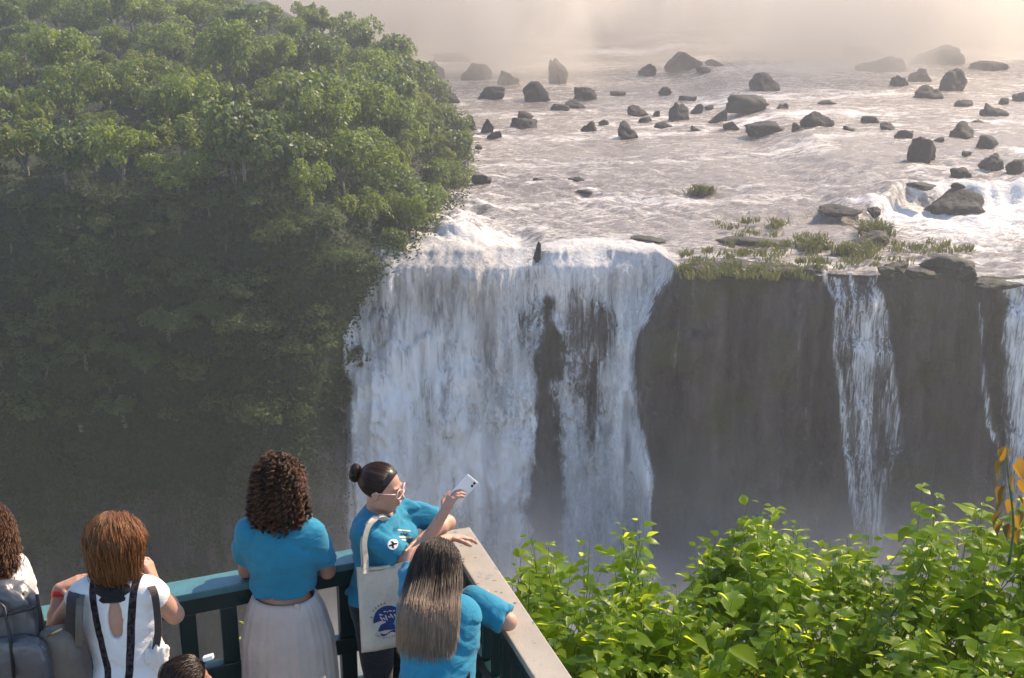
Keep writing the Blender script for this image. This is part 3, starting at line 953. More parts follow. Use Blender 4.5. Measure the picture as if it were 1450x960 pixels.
# the jungle goes on to the left, past what the photograph shows, as one mass
r = np.random.default_rng(80)
mv, mf, mt, cnt = [], [], [], 0
lowc = [crown_mesh('low', 930 + k, 3.6, 3.2, 14, 1300, 0.62)[0] for k in range(3)]
arr = []
for me in lowc:
    v_ = np.empty(len(me.vertices) * 3); me.vertices.foreach_get('co', v_); t_ = np.empty(len(me.vertices)); me.attributes['tint'].data.foreach_get('value', t_)
    arr.append((v_.reshape(-1, 3), t_)); bpy.data.meshes.remove(me)
for k in range(210):
    if k < 150:
        Yt = r.uniform(99, 190); Xt = -0.47 * Yt - 5 - 75 * r.random() ** 1.3; zt_ = float(bank_z(Xt, Yt)) + 1.6
    else:
        Xt = r.uniform(-118, -52); Yt = 95.0; zt_ = float(bank_z(Xt, YF)) - r.uniform(0, 16)
    v_, t_ = arr[k % 3]; a_ = r.uniform(0, 6.28); sc = r.uniform(0.7, 1.25)
    c_, s_ = math.cos(a_), math.sin(a_)
    mv.append(np.stack([v_[:, 0] * c_ - v_[:, 1] * s_, v_[:, 0] * s_ + v_[:, 1] * c_, v_[:, 2]], 1) * sc + [Xt, Yt, zt_])
    mt.append(t_); mf.append(np.arange(len(v_)).reshape(-1, 4) + cnt); cnt += len(v_)
link('jungle', mesh_np('jungle', np.concatenate(mv), np.concatenate(mf), M_JUNGLE, False, {'tint': np.concatenate(mt)}), kind='stuff', label='jungle continuing along the bank to the left')

# shrubs, vines and creepers that cover the slope
r = np.random.default_rng(78)
def clumps(P, N, per, spread, leaf):
    c = np.repeat(P, per, 0) + r.normal(0, 1, (len(P) * per, 3)) * spread
    n = np.repeat(N, per, 0) + r.normal(0, 0.5, (len(P) * per, 3))
    return c, n
n1 = 8500
Xs = -62 + 57 * r.random(n1)
tz = r.random(n1) ** 0.9
ztp = bank_z(Xs, np.full(n1, YF))
Zs = ztp + 1.0 - tz * (ztp + 48)
keep = r.random(n1) < np.clip(1.25 - sstep(-31, -46, Zs) * 1.15 + 0.25 * fbm(Xs * 0.2, Zs * 0.2, 0, 9, 3), 0, 1)
Xs, Zs, ztp = Xs[keep], Zs[keep], ztp[keep]
Ps = np.stack([Xs, bank_front(Xs, Zs, ztp), Zs], 1)
Ps[:, 1] -= np.abs(r.normal(0.4, 0.7, len(Xs))) + 0.6 * np.clip(fbm(Xs * 0.25, Zs * 0.25, 0, 19, 3), -0.3, 1)
okx = (Ps[:, 1] < 99.5) & (Xs < np.interp(Zs, [-62, -45, -30, -25, -21, -14], [-14.4, -14.6, -14.9, -13.2, -9.6, -6.5]) + 0.4)
Ps = Ps[okx]
c1, nn1 = clumps(Ps, np.tile([0, -0.7, 0.6], (len(Ps), 1)), 12, np.array([0.50, 0.42, 0.45]), 0.3)
n2 = 6500
Y2 = 98 + 95 * r.random(n2)
X2 = bank_x(Y2) + 1.2 - (np.abs(r.normal(0, 1, n2)) * 22)
Z2 = bank_z(X2, Y2)
P2 = np.stack([X2, Y2, np.maximum(Z2, ZR) + 0.5], 1)
c2, nn2 = clumps(P2, np.tile([0, -0.3, 0.9], (n2, 1)), 10, np.array([0.55, 0.55, 0.5]), 0.3)
cc, nn = np.concatenate([c1, c2]), np.concatenate([nn1, nn2])
v, f = leaf_quads(cc, nn, 0.32, r)
tint = np.repeat(np.clip(0.5 + 0.2 * r.normal(size=len(cc)) + 0.35 * fbm(cc[:, 0] * 0.25, cc[:, 1] * 0.25, cc[:, 2] * 0.25, 44, 3), 0, 1), 4)
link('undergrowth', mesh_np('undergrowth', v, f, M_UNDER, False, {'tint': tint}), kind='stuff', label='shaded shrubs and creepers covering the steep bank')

# grass tufts and low plants on the cliff edge
def tuft_mesh(name, pts, h, seed, per=26, w=0.10):
    rr = np.random.default_rng(seed)
    V = []
    base = np.repeat(pts, per, 0)
    n = len(base)
    b = base + rr.normal(0, 0.28, (n, 3)) * [1, 1, 0]
    hh = h * rr.uniform(0.5, 1.2, n)[:, None]
    lean = rr.normal(0, 0.45, (n, 3)) * [1, 1, 0]
    s_ = rr.normal(size=(n, 3)) * [1, 1, 0]; s_ /= np.linalg.norm(s_, axis=1)[:, None] + 1e-9
    m_ = b + np.array([0, 0, 0.6]) * hh + lean * hh * 0.4
    t_ = b + np.array([0, 0, 0.85]) * hh + lean * hh
    V = np.stack([b - s_ * w * .5, b + s_ * w * .5, m_ + s_ * w * .4, m_ - s_ * w * .4, t_, t_], 1)[:, :5].reshape(-1, 3)
    i = np.arange(n) * 5
    q = np.stack([i, i + 1, i + 2, i + 3], 1); t3 = np.stack([i + 3, i + 2, i + 4], 1)
    tint = np.repeat(rr.random(n), 5)
    return mesh_np(name, V, [q, t3], M_GRASSY, False, {'tint': tint})
def edge_pts(regions, seed):
    rr = np.random.default_rng(seed)
    P = []
    for (px0, py0, px1, py1, n) in regions:
        for k in range(n):
            q = atz(rr.uniform(px0, px1), rr.uniform(py0, py1), ZR)
            q[2] = float(river_z(q[:1], q[1:2])[0][0]) if q[1] > float(lip_y(q[0])) else ZR
            P.append(q)
    return np.array(P)
# low rock shelves on the cliff edge, and the plants that grow on them
SHELVES = [
 (975, 386, 26, 16, 'pointed dark rock at the edge where the main fall ends'),
 (1022, 394, 34, 14, 'small dark rock jutting from the wall under the left grass'),
 (1082, 396, 40, 16, 'small dark rock jutting from the wall under the middle of the grass'),
 (1140, 391, 30, 16, 'narrow dark rock tooth on the lip below the round bush'),
 (1258, 390, 30, 20, 'square dark rock on the lip at the right end of the branching streams'),
 (1310, 392, 46, 18, 'dark rock overhanging the wall under the humped mossy rock'),
 (1372, 390, 30, 26, 'steep dark corner rock beside the right hand fall'),
 (990, 392, 60, 22, 'grassy knob of rock at the left end of the mossy shelf'),
 (1110, 392, 74, 18, 'low dark knob of rock overhanging the wall at the right end of the mossy shelf'),
 (1160, 386, 40, 14, 'small wet rock on the lip just left of the branching streams'),
 (1050, 388, 178, 24, 'mossy rock shelf with brown grass on the lip between the falls'),
 (1075, 350, 120, 16, 'low grassy rock islet in the shallows behind the mossy shelf'),
 (1240, 350, 62, 30, 'blocky rock outcrop with bushes just above the branching streams'),
 (1340, 386, 92, 32, 'humped mossy rock on the cliff edge left of the right hand fall'),
 (1275, 384, 44, 20, 'small mossy rock joining the humped one on the cliff edge'),
 (920, 344, 60, 9, 'thin rock ledge awash behind the main lip'),
 (1420, 408, 70, 14, 'wet dark ledge under the right hand fall'),
]
for i, (px, py, w, h, lab) in enumerate(SHELVES):
    b = atz(px, py, ZR)
    sc = math.hypot(b[1], 25) / FPX
    hw, hh = w * sc / 2, h * sc * 0.7
    dep = hw * (0.45 if w > 100 else 0.7)
    link('rock_ledge', rock_mesh('rock_ledge', hw, dep, hh * 0.8, 1300 + i, M_LEDGE), loc=(b[0], b[1] + dep * 0.75, ZR + hh * 0.15), label=lab, cat='rock', group='rock shelves along the cliff edge')
P = edge_pts([(965, 352, 1135, 388, 46), (1015, 318, 1110, 342, 17), (1215, 318, 1255, 345, 10), (1195, 345, 1262, 372, 12), (1130, 335, 1165, 380, 12), (1262, 350, 1300, 378, 9), (1300, 352, 1375, 366, 12), (1150, 372, 1250, 384, 12), (965, 386, 1140, 400, 34)], 5)
P[:, 2] += 0.25
link('ledge_grass', tuft_mesh('ledge_grass', P, 0.62, 6), kind='stuff', label='brownish grass tufts growing along the cliff edge and shallows')
for (px, py, n, hgt, lab) in ((994, 284, 10, 1.0, 'lone green tuft on a small rock out in the rapids'), (1152, 352, 9, 1.2, 'round bush rooted in the shallows above the branching streams'),
                           (1208, 362, 10, 1.3, 'bushy plant at the lip just left of the blocky outcrop'), (1238, 335, 14, 1.3, 'bush on top of the blocky rock outcrop')):
    b = atz(px, py, ZR)
    z = float(river_z(b[:1], b[1:2])[0][0])
    rr = np.random.default_rng(int(px))
    pts = np.stack([rr.normal(0, .5, n), rr.normal(0, .4, n), np.zeros(n)], 1)
    o = link('bush', tuft_mesh('bush', pts, hgt, int(px) + 1, 40, 0.12), loc=(b[0], b[1], z), label=lab, cat='plant', group='plants growing in the shallows')
    if n == 10 and px == 994:
        link('boulder', rock_mesh('boulder', 1.2, 0.8, 0.4, 1401, M_BOULDER), loc=(b[0] - 0.3, b[1], z), label='small flat rock under the lone green tuft in the rapids', cat='boulder', group='boulders in the upper river')
# ------------------------------------------------------------------ the viewing deck, its railings and the shrubs beside it
RT = 1.10                                   # railing height
OC = atz(665, 746, RT); OA = atz(230, 826, RT); OB = atz(810, 959, RT)
dl = OA - OC; dl[2] = 0; dl /= np.linalg.norm(dl)        # along the left railing, away from the corner
dr = OB - OC; dr[2] = 0; dr /= np.linalg.norm(dr)
nl = np.array([-dl[1], dl[0], 0]); nl *= np.sign(nl @ dr)    # inwards
nr = np.array([-dr[1], dr[0], 0]); nr *= np.sign(nr @ dl)
UPV = np.array([0, 0, 1.0])

def paint_material(name, paint, wood, wear, edge=None):
    t = NT(name)
    c = t.coord()
    n = t.noise(c, 9, 8, 0.7)
    grain = t.noise(t.mapping(c, (60, 6, 60)), 1.0, 4, 0.6)
    w = t.ramp(t.noise(c, 3.0, 6, 0.65), [(0.3, tuple(k * 0.78 for k in wood)), (0.7, tuple(k * 1.12 for k in wood))])
    w = t.mix(t.maprange(t.noise(c, 26, 3, 0.6), 0.64, 0.72), w, (0.10, 0.085, 0.06))
    p = t.mix(t.maprange(n, 0.3, 0.75), tuple(k * 0.75 for k in paint), tuple(min(1, k * 1.25) for k in paint))
    m = t.maprange(n, wear - 0.03, wear + 0.03)
    col = t.mix(m, p, w)
    return t.done(t.principled(col, t.math('ADD', t.math('MULTIPLY', m, 0.25), 0.34), t.bump(t.math('ADD', n, t.math('MULTIPLY', grain, .5)), 0.35, 0.004), 0.5))
M_TEAL = paint_material('skylit_teal_paint', (0.065, 0.175, 0.195), (0.35, 0.30, 0.24), 0.70)  # sky reflection on the top board is put into this lighter teal
M_DARKTEAL = paint_material('dark_green_paint', (0.008, 0.032, 0.033), (0.20, 0.18, 0.14), 0.76)
M_WOOD = paint_material('weathered_board', (0.05, 0.16, 0.17), (0.34, 0.30, 0.245), 0.36)
M_PLANK = simple('deck_plank', (0.16, 0.13, 0.10), 0.8, 0.35, 8, 0.3)

def bevel_box(name, mat, c, x, y, z, parent, w=0.006, label=None):
    import bmesh
    m = MB(); m.box(c, x, y, z)
    me = m.mesh(name, mat, False)
    bm = bmesh.new(); bm.from_mesh(me)
    bmesh.ops.recalc_face_normals(bm, faces=bm.faces)
    bmesh.ops.bevel(bm, geom=bm.edges[:], offset=w, segments=2, affect='EDGES', profile=0.6)
    bm.to_mesh(me); bm.free()
    return part(name, me, parent, label)

def railing(base, along, inward, length, top_mat, label, start):
    root = empty('wooden_railing', base * [1, 1, 0], label, 'railing')
    def bar(name, mat, s0, s1, off, w, z0, z1, lab=None):
        c = base + along * (s0 + s1) / 2 + inward * off; c = np.array([c[0], c[1], (z0 + z1) / 2])
        return bevel_box(name, mat, c, along * (s1 - s0) / 2, inward * w / 2, UPV * (z1 - z0) / 2, root, label=lab)
    bar('top_rail', top_mat, start, length, 0.072, 0.144, RT - 0.036, RT)
    bar('fascia_rail', M_DARKTEAL, start + 0.02, length, 0.085, 0.05, RT - 0.13, RT - 0.039)
    bar('middle_rail', M_DARKTEAL, start + 0.02, length, 0.078, 0.062, 0.59, 0.672)
    bar('lower_rail', M_DARKTEAL, start + 0.02, length, 0.078, 0.062, 0.33, 0.412)
    bar('bottom_rail', M_DARKTEAL, start + 0.02, length, 0.078, 0.062, 0.06, 0.14)
    return root, bar
rl, bar = railing(OC, dl, nl, 4.6, M_TEAL, 'dark green wooden railing with a teal top board running left behind the women', 0.147)
# balusters measured at px 265, 318, 489 of the photograph
q0 = (at(265, 880, 5.2) - OC) @ dl
s0 = None
for px in (265,):
    # distance along the left railing where the ray through this pixel meets its vertical plane
    d_ = ray(px, 880); n_ = nl; t_ = ((OC + nl * 0.078 - np.array([0, 0, CAMZ])) @ n_) / (d_ @ n_)
    s0 = ((np.array([0, 0, CAMZ]) + d_ * t_) - OC) @ dl
pitch = 0.189
k0 = int(s0 / pitch)
for k in range(26):
    s_ = s0 + (k - k0) * pitch
    if 0.05 < s_ < 4.5:
        for z0, z1 in ((0.675, RT - 0.132), (0.415, 0.587), (0.143, 0.327)):
            bar('baluster', M_DARKTEAL, s_ - 0.040, s_ + 0.040, 0.078, 0.045, z0, z1)
rr_, bar = railing(OC, dr, nr, 4.4, M_WOOD, 'weathered railing with a bare pale top board running towards the viewer at right', -0.0)
for k in range(30):
    s_ = 0.25 + k * 0.14
    if s_ < 4.3:
        for z0, z1 in ((0.675, RT - 0.132), (0.415, 0.587), (0.143, 0.327)):
            bar('baluster', M_DARKTEAL, s_ - 0.022, s_ + 0.022, 0.078, 0.045, z0, z1)
bevel_box('corner_post', M_DARKTEAL, OC + (nl + nr) * 0.085 - UPV * (RT / 2 + 0.02) , dl * 0.045, dr * 0.045, UPV * (RT / 2 - 0.022), rl)

# deck boards on a dark joist frame
droot = empty('viewing_deck', OC * [1, 1, 0], 'plank floor of the viewing deck under the women', 'deck', kind='structure')
nb = 34
for k in range(nb):
    c = OC + dr * (0.07 + k * 0.125) + dl * 2.4
    bevel_box('plank', M_PLANK, np.array([c[0], c[1], -0.02]), dl * 2.36, dr * 0.058, UPV * 0.02, droot, 0.004)
c = OC + dr * 2.2 + dl * 2.4
bevel_box('joist', M_DARKTEAL, np.array([c[0], c[1], -0.16]), dl * 2.3, dr * 2.1, UPV * 0.11, droot)

# slope that carries the shrubs
gx, gy = np.meshgrid(np.linspace(-14, 16, 70), np.linspace(-12, 14, 90))
gz = -0.9 - 0.22 * np.clip(gy - 3, -3, 5) - 6.0 * np.clip(gy - 7.4, 0, 20) ** 1.3 + 0.12 * fbm(gx, gy, 0, 9, 3)
gz = np.where(gx < 0, gz - 1.5 * np.clip(-gx - 0.3, 0, 3) * sstep(2, 6, gy), gz)
link('slope', mesh_np('slope', np.stack([gx, gy, np.maximum(gz, ZB)], -1), grid_faces(90, 70), simple('slope_soil', (0.05, 0.04, 0.03), 0.95, 0.4, 6, 0.5)), kind='structure')

# ---- leaves of the shrubs
def shrub_leaf(name, a, b, c3, trans, glow):
    t = NT(name)
    v = t.attr('tint')
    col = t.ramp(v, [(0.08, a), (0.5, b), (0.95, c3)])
    nrm = t.bump(t.noise(t.coord(), 60, 3, 0.6), 0.35, 0.004)
    p = t.principled(col, 0.33, nrm, 0.24)
    tr = t.n('ShaderNodeBsdfTranslucent')
    t.l(t.mix(0.72, col, glow), tr.inputs['Color'])
    return t.done(t.mixsh(trans, p, tr.outputs[0]))
M_SHRUB = shrub_leaf('shrub_leaf', (0.014, 0.048, 0.008), (0.080, 0.175, 0.010), (0.20, 0.28, 0.018), 0.62, (0.74, 0.86, 0.05))
M_DRY = shrub_leaf('withering_leaf', (0.05, 0.06, 0.015), (0.14, 0.10, 0.02), (0.32, 0.15, 0.03), 0.35, (0.55, 0.30, 0.04))
M_STEM = simple('green_stem', (0.11, 0.15, 0.04), 0.7, 0.3, 30)

_ls = np.linspace(0, 1, 7)
_lw = np.array([0.02, 0.62, 0.98, 0.92, 0.66, 0.32, 0.0])          # heart shaped outline
def leaves(base, dirs, up, L, r, fold=0.22, droop=0.30, width=0.62):
    """heart shaped leaves with a folded midrib and a drooping tip -> vertices and quads"""
    n = len(base)
    d = dirs / np.linalg.norm(dirs, axis=1)[:, None]
    sd = np.cross(d, up); sd /= np.linalg.norm(sd, axis=1)[:, None] + 1e-9
    nm = np.cross(sd, d)
    L = L[:, None, None]
    dr_ = (droop * r.uniform(0.3, 1.6, n))[:, None, None]
    fo = (fold * r.uniform(0.2, 1.8, n))[:, None, None]
    s_ = _ls[None, :, None]
    w = (_lw * width / 2)[None, :, None]
    mid = base[:, None] + d[:, None] * (s_ * L) - nm[:, None] * (dr_ * s_ ** 2 * L)
    wav = (0.05 * np.sin(np.arange(7) * 2.1))[None, :, None]
    le = mid - sd[:, None] * (w * L) + nm[:, None] * (w * fo * L * 1.6 + wav * w * L)
    re = mid + sd[:, None] * (w * L) + nm[:, None] * (w * fo * L * 1.6 - wav * w * L)
    V = np.stack([le, mid, re], 2).reshape(-1, 3)
    i = (np.arange(n) * 21)[:, None, None]
    a = i + (np.arange(6) * 3)[None, :, None] + np.arange(2)[None, None, :]
    F = np.stack([a, a + 1, a + 4, a + 3], -1).reshape(-1, 4)
    return V, F

OUT = np.array([(690, 850), (722, 824), (738, 800), (768, 806), (800, 800), (836, 776), (880, 770), (930, 778), (965, 762), (1010, 778), (1055, 764), (1085, 756), (1130, 768),
                (1172, 790), (1215, 800), (1242, 826), (1265, 808), (1290, 760), (1320, 728), (1345, 738), (1400, 732), (1440, 700), (1500, 700), (1600, 700)], float)
YS = 6.1
OX = np.array([at(px, py, YS) for px, py in OUT])
def canopy_z(X, Y):
    z = np.interp(X * YS / np.maximum(Y, 1) * 1.0, OX[:, 0], OX[:, 2])
    z = z - 0.05
    return z - 0.10 * np.clip(YS - Y, 0, 3) ** 1.2 * 0.9 - 0.45 * np.clip(Y - YS, 0, 3) + 0.05 * fbm(X * 2.2, Y * 2.2, 0, 151, 2)
SHRUBS = [
 (0.03, 0.62, 'leafy shrub rising right behind the pale railing board'),
 (0.62, 1.05, 'bright green shrub second from the railing, in front of the white water'),
 (1.05, 1.45, 'bright green shrub with the lower rounded top left of the tallest mound'),
 (1.45, 1.90, 'bright green shrub with the highest rounded top in the middle of the thicket'),
 (1.90, 2.28, 'lower shrub that slopes down to the dip in the thicket'),
 (2.28, 2.75, 'shrub with one tall thin shoot standing up above the thicket'),
 (2.75, 3.60, 'darker shrub at the right end under the withering plant'),
]
r = np.random.default_rng(91)
for i, (x0, x1, lab) in enumerate(SHRUBS):
    V, F, S = [], [], MB()
    tints = []
    nv = 0
    root = empty('shrub', ((x0 + x1) / 2, 5.9, -0.9), lab, 'shrub', 'leafy shrubs beside the railing')
    n = int((x1 - x0) * 200)
    bases, dirs, Ls, tnt = [], [], [], []
    ncl = max(7, int((x1 - x0) * 40))
    cen = [(r.uniform(x0, x1), r.uniform(4.55, 6.7), r.normal(0.02, 0.065)) for _ in range(ncl)]
    if i == 0: cen[:4] = [(0.06, 6.2, 0.03), (0.12, 5.9, 0.0), (0.20, 6.3, 0.05), (0.34, 5.6, 0.0)]
    for k in range(n):
        cx_, cy_, ch_ = cen[int(r.integers(ncl))]
        ox, oy = r.normal(0, 0.062), r.normal(0, 0.070)
        Y = cy_ + oy; X = cx_ * (Y / YS) + ox
        # stay outside the right railing
        if ((np.array([X, Y, 0]) - OC) @ nr) > -0.10 and ((np.array([X, Y, 0]) - OC) @ dr) > -0.05: continue
        zt = float(canopy_z(X, Y)) + r.normal(0.0, 0.055) + ch_ + 0.035 - 9.0 * (ox * ox + oy * oy)
        if r.random() < 0.05: zt += r.uniform(0.04, 0.12)
        if i == 5 and k == 0:
            q = at(1325, 700, 6.0); X, Y, zt = q[0], q[1], q[2]
        lean = np.array([ox, oy]) * 1.1 + r.normal(0, 0.06, 2)
        hgt = r.uniform(0.5, 0.75)
        b0 = np.array([X - lean[0] * 2, Y - lean[1] * 2, zt - 0.85])
        tip = np.array([X, Y, zt])
        mid = (b0 + tip) / 2 + np.array([lean[0], lean[1], 0]) * 0.5
        tt_ = np.linspace(0, 1, 7)[:, None]
        path = (1 - tt_) ** 2 * b0 + 2 * tt_ * (1 - tt_) * mid + tt_ ** 2 * tip
        S.tube(path, np.linspace(0.005, 0.0012, 7), 4, False)
        nl_ = int(r.integers(9, 15))
        ph = r.uniform(0, 6.28)
        for q in range(nl_):
            f = 1 - (q / nl_) ** 1.05 * 0.62
            pt = (1 - f) ** 2 * b0 + 2 * f * (1 - f) * mid + f ** 2 * tip
            ph += 2.4 + r.normal(0, 0.3)
            el = 0.30 - 0.55 * (q / nl_) + r.normal(0, 0.22)
            dvec = np.array([math.cos(ph) * math.cos(el), math.sin(ph) * math.cos(el), math.sin(el)])
            size = (0.050 + 0.055 * min(1, (q + 0.5) / 3.0)) * r.uniform(0.75, 1.25)
            if q > 2 and r.random() < 0.15: size *= 1.45
            if r.random() < 0.25: size *= 0.65
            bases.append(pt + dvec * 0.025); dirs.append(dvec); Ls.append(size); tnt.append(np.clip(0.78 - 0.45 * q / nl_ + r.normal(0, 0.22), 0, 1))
    bases, dirs, Ls = np.array(bases), np.array(dirs), np.array(Ls)
    up = np.tile([0, 0, 1.0], (len(bases), 1)) + r.normal(0, 0.28, (len(bases), 3))
    v, f = leaves(bases, dirs, up, Ls, r)
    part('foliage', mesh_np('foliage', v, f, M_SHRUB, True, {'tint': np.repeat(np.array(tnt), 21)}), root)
    part('stem', S.mesh('stem', M_STEM), root)
# small pale buds at shoot tips are left to the glossy leaf tips; the withering plant at the right edge
def plant(name, px, py_top, py_bot, Y, mat, n, size, lab, cat, hang, seed, tint0=0.3):
    rr = np.random.default_rng(seed)
    tip, foot = at(px, py_top, Y), at(px - 4, py_bot, Y)
    root = empty(name, foot, lab, cat)
    s_ = np.linspace(0, 1, 9)[:, None]
    path = foot + (tip - foot) * s_ + np.array([0.02, 0.0, 0]) * np.sin(s_ * 5)
    m = MB(); m.tube(path, np.linspace(0.008, 0.003, 9), 5)
    part('stem', m.mesh('stem', M_STEM), root)
    b, d, L, tn = [], [], [], []
    for k in range(n):
        f = 0.30 + 0.70 * k / max(1, n - 1)
        a = k * 2.3 + rr.normal(0, .3)
        p = foot + (tip - foot) * f
        dv = np.array([math.cos(a) * 0.55, math.sin(a) * 0.45, -hang + rr.normal(0, .12)])
        b.append(p + np.array([math.cos(a), math.sin(a), 0.1]) * 0.035); d.append(dv); L.append(size * rr.uniform(.75, 1.2)); tn.append(np.clip(tint0 + 0.75 * (f - 0.4) + rr.normal(0, .1), 0, 1))
    v, f = leaves(np.array(b), np.array(d), np.tile([0, 0.4, 1.0], (n, 1)) + rr.normal(0, .25, (n, 3)), np.array(L), rr, 0.35, 0.25, 0.55)
    part('foliage', mesh_np('foliage', v, f, mat, True, {'tint': np.repeat(np.array(tn), 21)}), root)
plant('withering_plant', 1432, 632, 800, 5.5, M_DRY, 19, 0.095, 'tall withering plant with hanging yellow and brown leaves at the right edge', 'plant', 0.9, 3)
plant('weed', 352, 884, 925, 5.75, M_SHRUB, 6, 0.05, 'small yellow green weed sprouting outside the left railing', 'plant', -0.2, 4, 0.7)
plant('weed', 528, 938, 968, 5.9, M_SHRUB, 5, 0.04, 'tiny weed seen through the railing below the tote bag', 'plant', -0.2, 5, 0.7)
# low leaves under the shrubs hide the soil; shade is put into their tint
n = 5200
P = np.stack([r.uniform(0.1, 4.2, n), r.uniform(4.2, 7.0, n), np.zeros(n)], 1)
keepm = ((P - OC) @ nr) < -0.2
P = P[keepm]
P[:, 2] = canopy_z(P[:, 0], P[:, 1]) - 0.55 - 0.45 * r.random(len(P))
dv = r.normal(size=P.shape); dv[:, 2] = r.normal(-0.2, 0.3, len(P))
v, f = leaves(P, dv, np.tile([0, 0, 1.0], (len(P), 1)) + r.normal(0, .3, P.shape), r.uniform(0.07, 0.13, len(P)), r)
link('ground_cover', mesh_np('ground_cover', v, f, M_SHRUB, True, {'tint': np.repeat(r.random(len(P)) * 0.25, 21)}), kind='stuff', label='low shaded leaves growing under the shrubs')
# ------------------------------------------------------------------ people: bodies grown as one smooth distance field each
def nrmz(a):
    a = np.asarray(a, float)
    return a / (np.linalg.norm(a) + 1e-12)

class Field:
    def __init__(s, lo, hi, h):
        s.lo, s.h = np.array(lo, float), h
        s.n = np.ceil((np.array(hi) - s.lo) / h).astype(int) + 1
        s.f = np.full(s.n, 0.25, np.float32)
        s.ax = [s.lo[i] + h * np.arange(s.n[i]) for i in range(3)]
    def _blk(s, lo, hi):
        a = np.clip(np.floor((np.array(lo) - s.lo) / s.h).astype(int), 0, s.n)
        b = np.clip(np.ceil((np.array(hi) - s.lo) / s.h).astype(int) + 1, 0, s.n)
        if (b <= a).any(): return None, None
        sl = tuple(slice(x, y) for x, y in zip(a, b))
        P = np.stack(np.meshgrid(*[s.ax[i][sl[i]] for i in range(3)], indexing='ij'), -1)
        return sl, P
    def _join(s, sl, d, k, op):
        cur = s.f[sl]
        if op == 'sub':
            d = -d
            hh = np.clip(0.5 - 0.5 * (cur - d) / k, 0, 1)
            s.f[sl] = cur * (1 - hh) + d * hh + k * hh * (1 - hh)
        else:
            hh = np.clip(0.5 + 0.5 * (cur - d) / k, 0, 1)
            s.f[sl] = cur * (1 - hh) + d * hh - k * hh * (1 - hh)
    def cone(s, a, b, ra, rb, k=0.02, flat=None, op='add'):
        a, b = np.array(a, float), np.array(b, float)
        R = max(ra, rb) + k + 0.03
        sl, P = s._blk(np.minimum(a, b) - R, np.maximum(a, b) + R)
        if sl is None: return
        ba = b - a
        pa = P - a
        t = np.clip((pa @ ba) / (ba @ ba + 1e-12), 0, 1)
        q = pa - t[..., None] * ba
        if flat is not None:
            nn, ff = flat
            c = q @ nn
            q = q + (ff - 1) * c[..., None] * nn
        d = np.linalg.norm(q, axis=-1) - (ra + (rb - ra) * t)
        if flat is not None: d = d / max(1.0, flat[1] * 0.7)
        s._join(sl, d, k, op)
    def ell(s, c, r, R=None, k=0.02, op='add'):
        c, r = np.array(c, float), np.array(r, float)
        m = r.max() + k + 0.03
        sl, P = s._blk(c - m, c + m)
        if sl is None: return
        p = P - c
        if R is not None: p = p @ np.asarray(R).T
        k0 = np.linalg.norm(p / r, axis=-1); k1 = np.linalg.norm(p / r ** 2, axis=-1) + 1e-9
        s._join(sl, k0 * (k0 - 1) / k1, k, op)
    def clip(s, p, n):
        """keep the side the normal points away from"""
        n = nrmz(n)
        d = (s.ax[0][:, None, None] - p[0]) * n[0] + (s.ax[1][None, :, None] - p[1]) * n[1] + (s.ax[2][None, None, :] - p[2]) * n[2]
        s.f = np.maximum(s.f, d.astype(np.float32))
    def disturb(s, fn):
        P = np.meshgrid(*s.ax, indexing='ij')
        m = np.abs(s.f) < 0.05
        s.f[m] += fn(P[0][m], P[1][m], P[2][m]).astype(np.float32)
    def mesh(s, name, mat, attrs=None):
        f = s.f
        neg = f < 0
        c = np.zeros(np.array(f.shape) - 1, np.int8)
        for dx in (0, 1):
            for dy in (0, 1):
                for dz in (0, 1):
                    c += neg[dx:f.shape[0] - 1 + dx, dy:f.shape[1] - 1 + dy, dz:f.shape[2] - 1 + dz]
        act = np.argwhere((c > 0) & (c < 8))
        idx = -np.ones(c.shape, np.int64)
        idx[tuple(act.T)] = np.arange(len(act))
        corner = np.array([[i, j, k] for i in (0, 1) for j in (0, 1) for k in (0, 1)])
        vals = np.stack([f[tuple((act + o).T)] for o in corner], 1)
        acc = np.zeros((len(act), 3)); cnt = np.zeros(len(act))
        for a in range(8):
            for b in range(a + 1, 8):
                if np.abs(corner[a] - corner[b]).sum() != 1: continue
                va, vb = vals[:, a], vals[:, b]
                m = (va < 0) != (vb < 0)
                t = va[m] / (va[m] - vb[m])
                acc[m] += corner[a] + t[:, None] * (corner[b] - corner[a]); cnt[m] += 1
        V = (act + acc / cnt[:, None]) * s.h + s.lo
        F = []
        for ax in range(3):
            o = [i for i in range(3) if i != ax]
            n0 = np.take(neg, range(f.shape[ax] - 1), ax); n1 = np.take(neg, range(1, f.shape[ax]), ax)
            e = np.argwhere(n0 != n1)
            e = e[(e[:, o[0]] > 0) & (e[:, o[1]] > 0) & (e[:, o[0]] < f.shape[o[0]] - 1) & (e[:, o[1]] < f.shape[o[1]] - 1)]
            u_, v_ = np.zeros(3, int), np.zeros(3, int)
            u_[o[0]] = 1; v_[o[1]] = 1
            q = np.stack([idx[tuple((e - u_ - v_).T)], idx[tuple((e - v_).T)], idx[tuple(e.T)], idx[tuple((e - u_).T)]], 1)
            inside_low = n0[tuple(e.T)]
            flip = inside_low if ax != 1 else ~inside_low
            q[~flip] = q[~flip][:, ::-1]
            F.append(q)
        F = np.concatenate(F)
        F = F[(F >= 0).all(1)]
        # one light smoothing pass
        for _ in range(1):
            A = np.zeros_like(V); C = np.zeros(len(V))
            for a in range(4):
                np.add.at(A, F[:, a], V[F[:, (a + 1) % 4]]); np.add.at(C, F[:, a], 1)
                np.add.at(A, F[:, a], V[F[:, (a + 3) % 4]]); np.add.at(C, F[:, a], 1)
            V = V * 0.6 + 0.4 * A / np.maximum(C, 1)[:, None]
        return mesh_np(name, V, F, mat, True)

